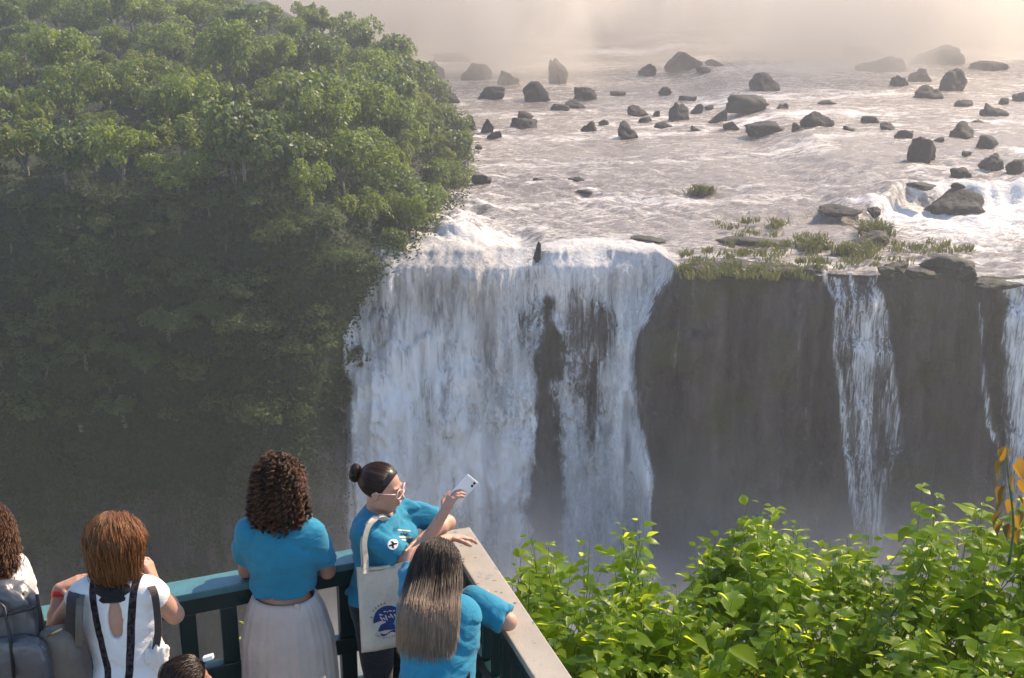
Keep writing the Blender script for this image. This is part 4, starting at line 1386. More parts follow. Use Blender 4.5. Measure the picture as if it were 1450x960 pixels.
def skin_material(name, col):
    t = NT(name)
    c = t.coord()
    n = t.noise(c, 14, 5, 0.6)
    cc = t.ramp(n, [(0.3, tuple(k * f for k, f in zip(col, (0.90, 0.82, 0.80)))), (0.7, tuple(min(1, k * 1.06) for k in col))])
    return t.done(t.principled(cc, 0.48, t.bump(t.noise(c, 220, 3, 0.6), 0.15, 0.002), 0.4))
def cloth_material(name, col, rough=0.9, var=0.12, weave=900, trans=0.0, wr=0.5):
    t = NT(name)
    c = t.coord()
    n = t.noise(c, 5, 5, 0.6)
    cc = t.ramp(n, [(0.3, tuple(k * (1 - var) for k in col)), (0.7, tuple(min(1, k * (1 + var)) for k in col))])
    h = t.math('ADD', t.math('MULTIPLY', t.noise(t.mapping(c, (9, 9, 22)), 1.0, 5, 0.6, 1.5), 1.0), t.math('MULTIPLY', t.noise(c, weave, 2, 0.5), 0.05))
    p = t.principled(cc, rough, t.bump(h, wr, 0.02), 0.2, Sheen_Weight=0.15)
    if trans:
        tr = t.n('ShaderNodeBsdfTranslucent'); t.l(cc, tr.inputs['Color'])
        p = t.mixsh(trans, p, tr.outputs[0])
    return t.done(p)
def hair_material(name, dark, light, rough=0.36):
    t = NT(name)
    v = t.attr('tint')
    col = t.ramp(v, [(0.1, dark), (0.9, light)])
    p = t.principled(col, rough, None, 0.5)
    tr = t.n('ShaderNodeBsdfTranslucent'); t.l(t.mix(0.4, col, light), tr.inputs['Color'])
    return t.done(t.mixsh(0.22, p, tr.outputs[0]))

M_SKIN_A = skin_material('skin_tan', (0.40, 0.22, 0.15))
M_SKIN_B = skin_material('skin_fair', (0.47, 0.27, 0.19))
M_SKIN_C = skin_material('skin_brown', (0.36, 0.19, 0.12))
M_TEE = cloth_material('turquoise_jersey', (0.030, 0.235, 0.36), trans=0.12, wr=0.45)
M_SKIRT = cloth_material('pale_linen', (0.68, 0.585, 0.51), trans=0.18, wr=0.35)
M_JEAN = cloth_material('blue_denim', (0.16, 0.20, 0.28))
M_DARKPANT = cloth_material('dark_trouser', (0.025, 0.027, 0.035))
M_WHITE = cloth_material('white_cotton', (0.74, 0.71, 0.68), trans=0.1, wr=0.3)
M_CANVAS = cloth_material('cream_canvas', (0.62, 0.54, 0.43), weave=500, wr=0.4)
M_SHOE = simple('shoe_leather', (0.05, 0.045, 0.04), 0.6, 0.2)
M_BLACKCLOTH = cloth_material('black_fabric', (0.012, 0.012, 0.014))

# ---- body
def frame(fwd, up):
    U = nrmz(up); F = np.array(fwd, float); F = nrmz(F - (F @ U) * U)
    return np.cross(F, U), F, U             # right, forward, up

def hand(fd, w, d, pn, side, curl=0.5, s=1.0, spread=0.10, thumb=0.5):
    """palm, four unequal fingers and a thumb; d points along the hand, pn is the way the fingers curl, side is towards the thumb"""
    d = nrmz(d); pn = nrmz(pn - (np.array(pn) @ d) * d); sd = np.cross(d, pn)
    if sd @ np.asarray(side, float) < 0: sd = -sd
    w = np.array(w, float)
    fd.cone(w - d * 0.01, w + d * 0.035 * s, 0.021 * s, 0.026 * s, 0.012, (pn, 1.7))
    kn = w + d * 0.082 * s
    for o in (-0.028, -0.0095, 0.0095, 0.028):
        fd.cone(w + d * 0.018 * s + sd * o * 0.55 * s, kn + sd * o * s, 0.014 * s, 0.0115 * s, 0.010)
    for o, L in ((-0.030, 0.055), (-0.010, 0.071), (0.010, 0.076), (0.030, 0.068)):
        p = kn + sd * o * s; a = curl * 0.5
        dd0 = nrmz(d + sd * o * spread / 0.03)
        rad = 0.0094 * s
        for frac in (0.45, 0.32, 0.26):
            dd = dd0 * math.cos(a) + pn * math.sin(a)
            q = p + dd * L * frac * s
            fd.cone(p, q, rad, rad * 0.92, 0.0035); rad *= 0.93
            p = q; a += curl * 0.75
    p = w + d * 0.020 * s + sd * 0.026 * s
    for L, mixv in ((0.040, 0.9), (0.030, 0.45), (0.024, 0.2)):
        dd = nrmz(d * (1 - mixv * 0.5) + sd * mixv + pn * thumb * (1.1 - mixv))
        q = p + dd * L * s
        fd.cone(p, q, 0.0125 * s, 0.0105 * s, 0.006)
        p = q

def base_joints(o, fwd, H, lean=0.0, lean_dir=None):
    """standing joints in world space; H is body height"""
    k = H / 1.62
    R, F, U = frame(fwd, (0, 0, 1))
    ld = F if lean_dir is None else np.array(lean_dir, float)
    def pt(x, y, z):
        z *= k; x *= k; y *= k
        p = np.array(o, float) + R * x + F * y + U * z
        hz = 0.92 * k
        if z > hz and lean:
            p = p + ld * (z - hz) * math.sin(lean) - U * (z - hz) * (1 - math.cos(lean))
        return p
    J = dict(k=k, R=R, F=F, pt=pt, U=nrmz(U * math.cos(lean) + ld * math.sin(lean)))
    for s_, nm in ((-1, 'L'), (1, 'R')):
        J['hip' + nm] = pt(0.085 * s_, 0, 0.84); J['knee' + nm] = pt(0.09 * s_, 0.015, 0.46)
        J['ank' + nm] = pt(0.09 * s_, -0.015, 0.075); J['toe' + nm] = pt(0.105 * s_, 0.14, 0.03)
        J['sho' + nm] = pt(0.142 * s_, -0.01, 1.315)
        J['elb' + nm] = pt(0.205 * s_, 0.05, 1.06); J['wri' + nm] = pt(0.10 * s_, 0.24, 1.30)
        J['hd' + nm] = (-0.3 * s_) * R + 0.3 * F + 0.9 * U; J['pn' + nm] = -s_ * R; J['ts' + nm] = -F
    J['head'] = pt(0, 0.02, 1.515); J['hf'] = F; J['hu'] = J['U']
    return J

def torso(fd, J, g=0.0, k=0.05, wide=1.0, bust=1.0):
    s, pt = J['k'], J['pt']
    Rm = np.stack([J['R'], nrmz(np.cross(J['U'], J['R'])), J['U']])
    R0 = np.stack([J['R'], J['F'], [0, 0, 1]])
    fd.ell(pt(0, -0.015, 0.90), np.array([0.160 * wide, 0.120 * wide, 0.125]) * s + g, R0, k)
    fd.ell(pt(0, 0.0, 1.05), np.array([0.118 * wide, 0.092 * wide, 0.15]) * s + g, Rm, k)
    fd.ell(pt(0, -0.005, 1.22), np.array([0.136 * wide, 0.096, 0.15]) * s + g, Rm, k)
    for x in (-0.07, 0.07):
        fd.ell(pt(x, 0.075, 1.19), np.array([0.068, 0.055, 0.065]) * s * bust + g, Rm, 0.03)
    fd.cone(pt(-0.104, -0.01, 1.315), pt(0.104, -0.01, 1.315), 0.048 * s + g, 0.048 * s + g, k)

def body(name, J, mat, parent, hands=('L', 'R'), curl=(0.6, 0.6), h=0.006, face=True, wide=1.0, lo=None, hi=None, shoes=True, leg_h=None):
    pts = np.array([J[q] for q in J if isinstance(J[q], np.ndarray) and J[q].shape == (3,) and q not in ('R', 'F', 'U', 'hf', 'hu') and q[:2] not in ('hd', 'pn', 'ts')])
    fd = Field(pts.min(0) - 0.24, pts.max(0) + 0.24, h)
    s, pt = J['k'], J['pt']
    torso(fd, J, 0.0, 0.05, wide)
    for q in 'LR':
        fd.cone(J['hip' + q], J['knee' + q], 0.085 * s * wide, 0.056 * s, 0.04)
        fd.cone(J['knee' + q], J['ank' + q], 0.055 * s, 0.036 * s, 0.02)
        fd.cone(J['ank' + q] + [0, 0, -0.035 * s], J['toe' + q], 0.036 * s, 0.028 * s, 0.02)
        S_, E, W = J['sho' + q], J['elb' + q], J['wri' + q]
        fd.cone(S_, E, 0.050 * s * wide ** .5, 0.038 * s * wide ** .5, 0.03)
        m = E + (W - E) * 0.3
        fd.cone(E, m, 0.037 * s * wide ** .5, 0.038 * s * wide ** .5, 0.012)
        fd.cone(m, W, 0.037 * s * wide ** .5, 0.0235 * s, 0.012)
        if q in hands:
            hand(fd, W, J['hd' + q], J['pn' + q], J['ts' + q], curl[0 if q == 'L' else 1], s * 0.98)
    nb = pt(0, -0.02, 1.30)
    Hd, HR, HF, HU = J['head'], *frame(J['hf'], J['hu'])
    fd.cone(nb, Hd - HU * 0.06 * s - HF * 0.015 * s, 0.060 * s, 0.049 * s, 0.03)
    HM = np.stack([HR, HF, HU])
    def hp(x, y, z): return Hd + (HR * x + HF * y + HU * z) * s
    fd.ell(hp(0, -0.012, 0.030), np.array([0.074, 0.094, 0.082]) * s, HM, 0.02)
    fd.ell(hp(0, 0.028, -0.025), np.array([0.060, 0.062, 0.080]) * s, HM, 0.03)      # face
    fd.ell(hp(0, 0.052, -0.088), np.array([0.026, 0.026, 0.022]) * s, HM, 0.025)      # chin
    fd.cone(hp(-0.045, 0.01, -0.07), hp(0, 0.05, -0.088), 0.022 * s, 0.02 * s, 0.02)
    fd.cone(hp(0.045, 0.01, -0.07), hp(0, 0.05, -0.088), 0.022 * s, 0.02 * s, 0.02)
    if face:
        fd.cone(hp(0, 0.086, 0.004), hp(0, 0.108, -0.030), 0.008 * s, 0.011 * s, 0.010)   # nose
        fd.cone(hp(-0.012, 0.094, -0.036), hp(0.012, 0.094, -0.036), 0.0085 * s, 0.0085 * s, 0.008)
        fd.cone(hp(-0.018, 0.086, -0.056), hp(0.018, 0.086, -0.056), 0.0065 * s, 0.0065 * s, 0.004)  # lips
        fd.cone(hp(-0.016, 0.084, -0.067), hp(0.016, 0.084, -0.067), 0.0075 * s, 0.0075 * s, 0.005)
        for x in (-1, 1):
            fd.ell(hp(0.032 * x, 0.092, 0.004), np.array([0.017, 0.012, 0.011]) * s, HM, 0.010, 'sub')
            fd.ell(hp(0.032 * x, 0.074, 0.004), np.array([0.0125, 0.0125, 0.0125]) * s, HM, 0.003)
            fd.cone(hp(0.018 * x, 0.088, 0.020), hp(0.046 * x, 0.078, 0.022), 0.006 * s, 0.005 * s, 0.010)  # brow
    for x in (-1, 1):
        fd.ell(hp(0.074 * x, -0.005, -0.012), np.array([0.009, 0.018, 0.030]) * s, HM, 0.006)      # ears
    o = part('body', fd.mesh('body', mat), parent)
    return o, hp

def cut_sleeve(fd_args, J, q, frac, r0, r1, k=0.03):
    pass

def shirt(name, J, mat, parent, hem, sleeve=(0.62, 0.62), g=0.018, wide=1.0, neck=0.080, h=0.007, sl_r=(0.066, 0.064), seed=1, wrink=1.0, knot=False, neck_drop=0.0, keyhole=None, bust=1.0):
    s, pt = J['k'], J['pt']
    pts = [pt(x, y, z) for x in (-0.2, 0.2) for y in (-0.15, 0.15) for z in (0.8, 1.42)] + [J['elbL'], J['elbR'], J['shoL'], J['shoR']]
    pts = np.array(pts)
    fd = Field(pts.min(0) - 0.12, pts.max(0) + 0.12, h)
    torso(fd, J, g, 0.05, wide, bust)
    Uv = J['U']
    if hem is not None:
        fd.clip(pt(0, 0, hem), -nrmz(Uv + 0.0))
    body_f = fd.f.copy()
    for q, fr in zip('LR', sleeve):
        if fr <= 0: continue
        S_, E = J['sho' + q], J['elb' + q]
        e = S_ + (E - S_) * (fr + 0.25)
        sv = Field(fd.lo, fd.lo + (fd.n - 1) * h, h); sv.n = fd.n; sv.f = np.full(fd.f.shape, 0.25, np.float32); sv.ax = fd.ax
        sv.cone(S_, e, sl_r[0] * s, sl_r[1] * s, 0.01)
        sv.clip(S_ + (E - S_) * fr, E - S_)
        kk = 0.03
        hh = np.clip(0.5 + 0.5 * (fd.f - sv.f) / kk, 0, 1)
        fd.f = fd.f * (1 - hh) + sv.f * hh - kk * hh * (1 - hh)
    rr = np.random.default_rng(seed)
    R, F = J['R'], J['F']
    o = J['pt'](0, 0, 1.0)
    def folds(x, y, z):
        lx = (x - o[0]) * R[0] + (y - o[1]) * R[1]
        lz = z - o[2]
        w = 0.0050 * wrink * fbm(lx * 6 + lz * 5, lz * 13 + np.abs(lx) * 9, y * 5, seed, 3)
        rd = fbm(lx * 5 - np.sign(lx) * lz * 7, lz * 5 + np.abs(lx) * 6, y * 3, seed + 8, 2)
        w -= 0.0052 * wrink * np.clip(1 - np.abs(rd) * 5, 0, 1)
        w += 0.0036 * wrink * np.sin(lz * 62 + 8 * fbm(lx * 5, lz * 4, y * 4, seed + 5, 2) + np.abs(lx) * 26) * sstep(0.12, -0.05, lz) 
        return -w
    fd.disturb(folds)
    nc = pt(0, 0.01, 1.372 - neck_drop)
    fd.ell(nc + Uv * 0.03, np.array([neck, neck * 0.95, 0.075]) * s, np.stack([R, F, Uv]), 0.006, 'sub')
    fd.cone(pt(0, -0.01, 1.36), pt(0, 0.0, 1.50), neck * 0.75 * s, neck * 0.75 * s, 0.006, None, 'sub')
    if keyhole:
        for (x, y, z, r_) in keyhole:
            a = pt(x, y, z)
            fd.cone(a, a - F * 0.10, r_, r_, 0.003, None, 'sub')
    return part('shirt', fd.mesh('shirt', mat), parent)

def trousers(J, mat, parent, top=0.98, g=0.012, wide=1.0, h=0.008, label=None):
    s, pt = J['k'], J['pt']
    pts = np.array([J['hipL'], J['hipR'], J['ankL'], J['ankR'], pt(0, 0, 1.05), pt(0, 0, 0.0)])
    fd = Field(pts.min(0) - 0.22, pts.max(0) + 0.22, h)
    R0 = np.stack([J['R'], J['F'], [0, 0, 1]])
    fd.ell(pt(0, -0.015, 0.90), np.array([0.168 * wide, 0.122 * wide, 0.125]) * s + g, R0, 0.05)
    fd.ell(pt(0, 0.0, 1.05), np.array([0.128 * wide, 0.096 * wide, 0.15]) * s + g, R0, 0.05)
    for q in 'LR':
        fd.cone(J['hip' + q], J['knee' + q], 0.085 * s * wide + g, 0.058 * s + g, 0.04)
        fd.cone(J['knee' + q], J['ank' + q], 0.058 * s + g, 0.050 * s + g, 0.02)
    fd.clip(pt(0, 0, top), (0, 0, 1)); fd.clip(pt(0, 0, 0.09), (0, 0, -1))
    fd.disturb(lambda x, y, z: -0.003 * fbm(x * 9, y * 9, z * 12, 6, 3))
    return part('trousers', fd.mesh('trousers', mat), parent, label)

def shoes(J, parent, mat=None):
    for q in 'LR':
        a, b = J['ank' + q] + np.array([0, 0, -0.035]), J['toe' + q]
        lo = np.minimum(a, b) - 0.09; hi = np.maximum(a, b) + 0.09
        fd = Field(lo, hi, 0.008)
        fd.cone(a - nrmz(b - a) * 0.03, b + [0, 0, 0.008], 0.046, 0.038, 0.02)
        fd.clip((0, 0, 0.003), (0, 0, -1))
        part('shoe', fd.mesh('shoe', mat or M_SHOE), parent)

# ---- hair strands
def strand_mesh(name, P, rad, mat, tint, flat=1.0):
    """P: strands x points x 3, three sided tubes"""
    n, m, _ = P.shape
    T = np.gradient(P, axis=1); T /= np.linalg.norm(T, axis=2)[..., None] + 1e-9
    ref = np.array([0.37, 0.29, 0.88])
    A = np.cross(T, ref); A /= np.linalg.norm(A, axis=2)[..., None] + 1e-9
    B = np.cross(T, A)
    rad = np.broadcast_to(np.asarray(rad, float), (n, m))[..., None]
    V = np.stack([P + rad * (math.cos(a) * A + math.sin(a) * B * flat) for a in (0, 2.094, 4.189)], 2)
    i = np.arange(n)[:, None, None] * (m * 3) + np.arange(m - 1)[None, :, None] * 3
    j = np.arange(3)[None, None, :]
    F = np.stack([i + j, i + (j + 1) % 3, i + 3 + (j + 1) % 3, i + 3 + j], -1).reshape(-1, 4)
    return mesh_np(name, V.reshape(-1, 3), F, mat, True, {'tint': np.repeat(tint, m * 3)})

def grow(hp, J, n, L, steps, rr, region, grav=0.9, lift=0.35, back=0.0, shell=1.0, ell=(0.080, 0.098, 0.090), torso_push=True, spread=0.12, rmax=None, zmax=None, bell=0.0):
    """strands rooted on the scalp that fall outside the head"""
    HR, HF, HU = frame(J['hf'], J['hu'])
    s = J['k']
    c = hp(0, -0.012, 0.030)
    M = np.stack([HR, HF, HU])
    e = np.array(ell) * s
    roots = []
    while len(roots) < n:
        d = rr.normal(size=3); d /= np.linalg.norm(d)
        if region(d): roots.append(d)
    D = np.array(roots)
    p = D * e
    out = D / e; out /= np.linalg.norm(out, axis=1)[:, None]
    down = M @ np.array([0, 0, -1.0])
    v = out * lift + np.array([0, -1, 0]) * back + rr.normal(0, spread, (n, 3)) + np.array([0, -0.25, 0.1])
    P = [p.copy()]
    st = (L * rr.uniform(0.88, 1.08, n) / steps)[:, None]
    for k in range(steps):
        v = v / np.linalg.norm(v, axis=1)[:, None]
        v = v + down * grav * 0.35 + rr.normal(0, spread * 0.35, (n, 3))
        v = v / np.linalg.norm(v, axis=1)[:, None]
        p = p + v * st
        q = np.linalg.norm(p / (e * shell), axis=1)
        ins = q < 1.0 + 0.05
        p[ins] = p[ins] / q[ins][:, None] * (1.05 + 0.10 * rr.random(ins.sum()))[:, None]
        # keep off the face
        P.append(p.copy())
    P = np.stack(P, 1)
    if rmax is not None:                      # keep the volume of the haircut: a dome above, a soft bell below
        rh = np.linalg.norm(P[..., :2], axis=-1)
        z_ = P[..., 2]
        fly = rr.uniform(0.80, 1.06, (n, 1)) + 0.10 * (rr.random((n, 1)) < 0.04)
        lim = rmax * s * fly * (1 + bell * np.clip(-z_ / (0.15 * s), 0, 1))
        zl = (zmax or 0.12) * s * fly
        q = np.sqrt((rh / lim) ** 2 + (np.clip(z_, 0, None) / zl) ** 2)
        f_ = np.where(q > 0.75, (0.75 + 0.25 * np.tanh((q - 0.75) / 0.25)) / np.maximum(q, 1e-6), 1.0)
        P[..., :2] *= f_[..., None]
        P[..., 2] = np.where(z_ > 0, z_ * f_, z_)
    return c + P @ M

def curl(P, amp, turns, rr):
    n, m, _ = P.shape
    T = np.gradient(P, axis=1); T /= np.linalg.norm(T, axis=2)[..., None] + 1e-9
    ref = np.array([0.37, 0.29, 0.88]); A = np.cross(T, ref); A /= np.linalg.norm(A, axis=2)[..., None] + 1e-9
    B = np.cross(T, A)
    t = np.linspace(0, 1, m)[None] * 2 * np.pi * turns + rr.uniform(0, 6.28, (n, 1))
    a = amp * np.minimum(1, np.linspace(0, 4, m))[None] * rr.uniform(0.6, 1.3, (n, 1))
    return P + a[..., None] * (np.cos(t)[..., None] * A + np.sin(t)[..., None] * B)

def resample(P, m):
    n, k, _ = P.shape
    x = np.linspace(0, k - 1, m); i = np.minimum(x.astype(int), k - 2); f = (x - i)[None, :, None]
    return P[:, i] * (1 - f) + P[:, i + 1] * f

def scalp(hp, J, mat, parent, region_planes, r=(0.079, 0.098, 0.088), name='scalp', h=0.006, extra=None):
    HM = np.stack(frame(J['hf'], J['hu']))
    s = J['k']
    c = hp(0, -0.012, 0.030)
    fd = Field(c - 0.2 * s, c + 0.2 * s, h)
    fd.ell(c, np.array(r) * s, HM, 0.01)
    if extra: extra(fd)
    for (p, n) in region_planes: fd.clip(hp(*p), HM.T @ np.array(n, float))
    me = fd.mesh(name, mat)
    me.attributes.new('tint', 'FLOAT', 'POINT').data.foreach_set('value', np.full(len(me.vertices), 0.25, np.float32))
    return me

def person_root(o, label):
    return empty('person', (o[0], o[1], 0.0), label, 'person')

# ============================================================ woman in the pale skirt
o = at(404, 835, 5.10); o = np.array([o[0], 5.08, 0])
J = base_joints(o, (0.02, 1, 0), 1.70)
skirt_woman = person_root(o, 'woman with curly dark hair in turquoise cropped shirt and long pale skirt')
R, F = J['R'], J['F']
for q, x in (('L', -1), ('R', 1)):
    J['elb' + q] = J['pt'](0.180 * x, 0.075, 1.085); J['wri' + q] = J['pt'](0.045 * x, 0.24, 1.33)
    J['hd' + q] = np.array([-0.25 * x, 0.15, 0.9]); J['pn' + q] = np.array([-0.4 * x, -0.6, 0.2]); J['ts' + q] = np.array([-x * 1.0, -0.2, 0])
b, hp = body('body', J, M_SKIN_A, skirt_woman, face=False, wide=0.93)
shirt('shirt', J, M_TEE, skirt_woman, 1.045, (0.70, 0.70), 0.022, wide=1.06, seed=3, wrink=1.3, sl_r=(0.060, 0.062))
# skirt: pleated rings from the waistband to the calf
def skirt_mesh(name, o, zs, rx, ry, folds, seed, mat):
    th = np.linspace(0, 2 * np.pi, 161)[:-1]
    V = []
    for k, z in enumerate(zs):
        t = k / (len(zs) - 1)
        a = np.interp(t, np.linspace(0, 1, len(folds)), folds)
        f = 1 + a * (np.sin(th * 17 + 3 * np.sin(th * 2 + seed)) * 0.55 + 0.6 * fbm(np.cos(th) * 3, np.sin(th) * 3, t * 1.6, seed, 3) + 0.35 * np.sin(th * 31 + 1.3))
        V.append(np.stack([o[0] + np.interp(t, np.linspace(0, 1, len(rx)), rx) * f * np.cos(th), o[1] + np.interp(t, np.linspace(0, 1, len(ry)), ry) * f * np.sin(th), np.full(160, z)], 1))
    V = np.array(V)
    return mesh_np(name, V.reshape(-1, 3), grid_faces(len(zs), 160, True), mat)
zw = J['pt'](0, 0, 1.005)[2]
zs = np.concatenate([[zw + 0.004, zw + 0.002], np.linspace(zw - 0.001, zw - 0.045, 4), np.linspace(zw - 0.06, 0.28, 34)])
part('skirt', skirt_mesh('skirt', o, zs, [0.138, 0.180, 0.212, 0.220, 0.226, 0.232, 0.24], [0.111, 0.152, 0.180, 0.192, 0.205, 0.22, 0.235], [0.010, 0.024, 0.026, 0.034, 0.05], 4, M_SKIRT), skirt_woman)
m = MB()
th = np.linspace(0, 2 * np.pi, 81)[:-1]
ring = lambda rx, ry, z: np.stack([o[0] + rx * np.cos(th), o[1] + ry * np.sin(th), np.full(80, z)], 1)
V = np.concatenate([ring(0.1415, 0.1145, zw - 0.002), ring(0.155, 0.127, zw - 0.038), ring(0.147, 0.118, zw - 0.038), ring(0.134, 0.106, zw - 0.002)])
m.add(V, grid_faces(4, 80, True)); m.add(V[[0]], np.zeros((0, 3), int))
part('waistband', m.mesh('waistband', M_SKIRT), skirt_woman)
bl = np.array([o[0] + 0.075, o[1] - 0.113, zw - 0.015])
bevel_box('belt_loop', M_SKIRT, bl, (0.011, 0.002, 0), (0, 0.004, 0), (0, 0, 0.030), skirt_woman, 0.002)
pk = np.array([o[0] - 0.150, o[1] - 0.155, 0.66])
bevel_box('pocket_tab', cloth_material('tan_tab', (0.30, 0.22, 0.16)), pk, (0.008, -0.003, 0), (0, 0.006, 0), (0, 0, 0.013), skirt_woman, 0.003)
shoes(J, skirt_woman)
M_CURL = hair_material('dark_curly_hair', (0.012, 0.007, 0.005), (0.16, 0.062, 0.024))
rr = np.random.default_rng(5)
reg = lambda d: d[1] < 0.45 - 0.2 * (d[2] < 0) and d[2] > -0.55 and not (d[1] > 0.15 and d[2] < 0.1)
P = grow(hp, J, 640, 0.170, 12, rr, reg, grav=0.85, lift=0.45, spread=0.20, ell=(0.082, 0.100, 0.092), rmax=0.112, zmax=0.124, bell=0.25)
P = curl(resample(P, 44), 0.0105, 5.0 * rr.uniform(0.7, 1.25, (len(P), 1)), rr)
# each ringlet is a bundle of a few fine strands
P = np.concatenate([P + rr.normal(0, 0.0030, (len(P), 1, 3)) + rr.normal(0, 0.0010, P.shape) for _ in range(6)])
hair = part('hair', strand_mesh('hair', P, 0.0012, M_CURL, np.tile(rr.random(len(P) // 6) ** 1.3, 6)), skirt_woman)
part('scalp', scalp(hp, J, M_CURL, skirt_woman, [((0, 0.05, 0), (0, 1, -0.5))], (0.088, 0.106, 0.098)), hair)

# ============================================================ woman with the bun, in profile
o = at(540, 780, 5.30); o = np.array([-0.635, 5.33, 0])
J = base_joints(o, (0.93, -0.36, 0), 1.62, lean=0.03)
bun_woman = person_root(o, 'woman with a hair bun and glasses in turquoise shirt holding up a phone')
J['head'] = at(540, 690, 5.31)
J['hf'] = np.array([0.97, -0.22, -0.10]); J['hu'] = np.array([0.10, 0.0, 1.0])
J['elbR'] = at(583, 801, 5.17); J['wriR'] = at(628, 727, 5.22)
J['elbL'] = at(628, 742, 5.52); J['wriL'] = at(596, 764, 5.32)
J['elbL'] = at(634, 740, 5.50)
J['hdR'] = np.array([0.45, 0.25, 0.85]); J['pnR'] = np.array([0.75, 0.35, -0.45]); J['tsR'] = np.array([-0.5, 0.7, 0.3])
J['hdL'] = np.array([-0.6, -0.75, -0.1]); J['pnL'] = np.array([0.3, -0.6, -0.6]); J['tsL'] = np.array([0.2, 0, 1.0])
b, hp = body('body', J, M_SKIN_B, bun_woman, h=0.0052, curl=(0.35, 0.75))
tee5 = shirt('shirt', J, M_TEE, bun_woman, 0.93, (0.80, 0.72), 0.024, wide=1.10, seed=9, wrink=1.6, sl_r=(0.062, 0.066), neck=0.076)
trousers(J, M_DARKPANT, bun_woman)
shoes(J, bun_woman)
M_BUN = hair_material('dark_brown_hair', (0.012, 0.007, 0.006), (0.060, 0.028, 0.016), 0.32)
cap = part('hair', scalp(hp, J, M_BUN, bun_woman, [((0, 0.052, 0.050), (0, 1, -0.55)), ((0, 0.0, -0.045), (0, 0.30, -1))], (0.081, 0.101, 0.089), 'hair'), bun_woman)
# combed strands along the skull towards the bun, then the coiled bun
rr = np.random.default_rng(6)
HR, HF, HU = frame(J['hf'], J['hu'])
cc_ = hp(0, -0.012, 0.030); HM = np.stack([HR, HF, HU])
n = 420
a = rr.uniform(-2.3, 2.3, n)
A0 = np.stack([np.sin(a) * 0.95, 0.62 - 0.35 * np.abs(a) / 2.3 - 0.25 * (np.abs(a) > 1.6), np.cos(a) * 0.85 + 0.05], 1); A0 /= np.linalg.norm(A0, axis=1)[:, None]
B0 = np.array([0, -0.97, 0.10])
t_ = np.linspace(0, 1, 14)[None, :, None]
D = A0[:, None] * (1 - t_) + B0 * t_; D /= np.linalg.norm(D, axis=2)[..., None]
P = cc_ + (D * np.array([0.0825, 0.1025, 0.0905]) * J['k'] * (1 + 0.012 * rr.random((n, 1, 1)))) @ HM
part('strands', strand_mesh('strands', P, 0.0016, M_BUN, rr.random(n)), cap)
bc = hp(0, -0.128, 0.048)
n = 240
u0 = rr.uniform(0, 6.28, (n, 1)); v0 = rr.uniform(0, 6.28, (n, 1)); ln = np.linspace(0, 2.6, 16)[None]
uu = u0 + ln; vv = v0 + ln * 0.9
rad = 0.021 + 0.017 * np.cos(vv)
P = bc + ((np.stack([np.cos(uu) * rad, 0.020 * np.sin(vv) - 0.004, np.sin(uu) * rad * 1.15], -1)) @ HM)
bun = part('bun', strand_mesh('bun', P, 0.0034, M_BUN, rr.random(n)), cap)
# glasses
M_FRAME = simple('pale_pink_acetate', (0.75, 0.50, 0.50), 0.25, 0.1)
gl = empty('glasses', tuple(hp(0, 0.1, 0.0)), 'clear pink glasses on the face of the woman with the bun', 'glasses')
t = NT('lens_glass'); tp = t.n('ShaderNodeBsdfTransparent'); gs = t.n('ShaderNodeBsdfGlossy'); gs.inputs['Roughness'].default_value = 0.05
M_LENS = t.done(t.mixsh(0.25, tp.outputs[0], gs.outputs[0]))
for x in (-1, 1):
    th = np.linspace(0, 2 * np.pi, 29)
    ringp = np.array([hp(x * 0.034 + 0.027 * math.cos(a) * (1.08 if math.sin(a) * 1 > 0 else 1), 0.106 - 0.010 * abs(x * 0.034 + 0.027 * math.cos(a)) / 0.06, 0.0 + 0.023 * math.sin(a) + 0.004 * (math.cos(a) * x) * (math.sin(a) > 0)) for a in th])
    mm = MB(); mm.tube(ringp, 0.0028, 6, False); part('lens_frame', mm.mesh('lens_frame', M_FRAME), gl)
    mm = MB(); mm.add(np.concatenate([ringp[:-1], [ringp[:-1].mean(0)]]), [[k, (k + 1) % 28, 28] for k in range(28)]); part('lens', mm.mesh('lens', M_LENS), gl)
    mm = MB(); mm.tube([hp(x * 0.062, 0.098, 0.008), hp(x * 0.076, 0.05, 0.006), hp(x * 0.080, 0.0, 0.002), hp(x * 0.078, -0.02, -0.012)], 0.0024, 6); part('temple', mm.mesh('temple', M_FRAME), gl)
mm = MB(); mm.tube([hp(-0.009, 0.106, 0.004), hp(0, 0.109, 0.008), hp(0.009, 0.106, 0.004)], 0.0026, 6); part('bridge', mm.mesh('bridge', M_FRAME), gl)
# eyes: dark iris discs just proud of the eyeball
for x in (-1, 1):
    e = MB(); c0 = hp(0.032 * x, 0.0868, 0.004)
    th = np.linspace(0, 2 * np.pi, 13)[:-1]
    e.add(np.concatenate([[c0 + HF * 0.0012], c0 + (np.outer(np.cos(th), HR) + np.outer(np.sin(th), HU)) * 0.0058]), [[0, 1 + k, 1 + (k + 1) % 12] for k in range(12)])
    part('eye', e.mesh('eye', simple('dark_iris', (0.02, 0.012, 0.01), 0.2)), bun_woman)
lp = MB()
lp.tube([hp(-0.018, 0.0925, -0.0575), hp(-0.006, 0.0965, -0.0585), hp(0.006, 0.0965, -0.0585), hp(0.018, 0.0925, -0.0575)], 0.0042, 6)
lp.tube([hp(-0.016, 0.0905, -0.067), hp(0, 0.0945, -0.0685), hp(0.016, 0.0905, -0.067)], 0.0048, 6)
part('lips', lp.mesh('lips', simple('lip_skin', (0.45, 0.22, 0.18), 0.45)), bun_woman)
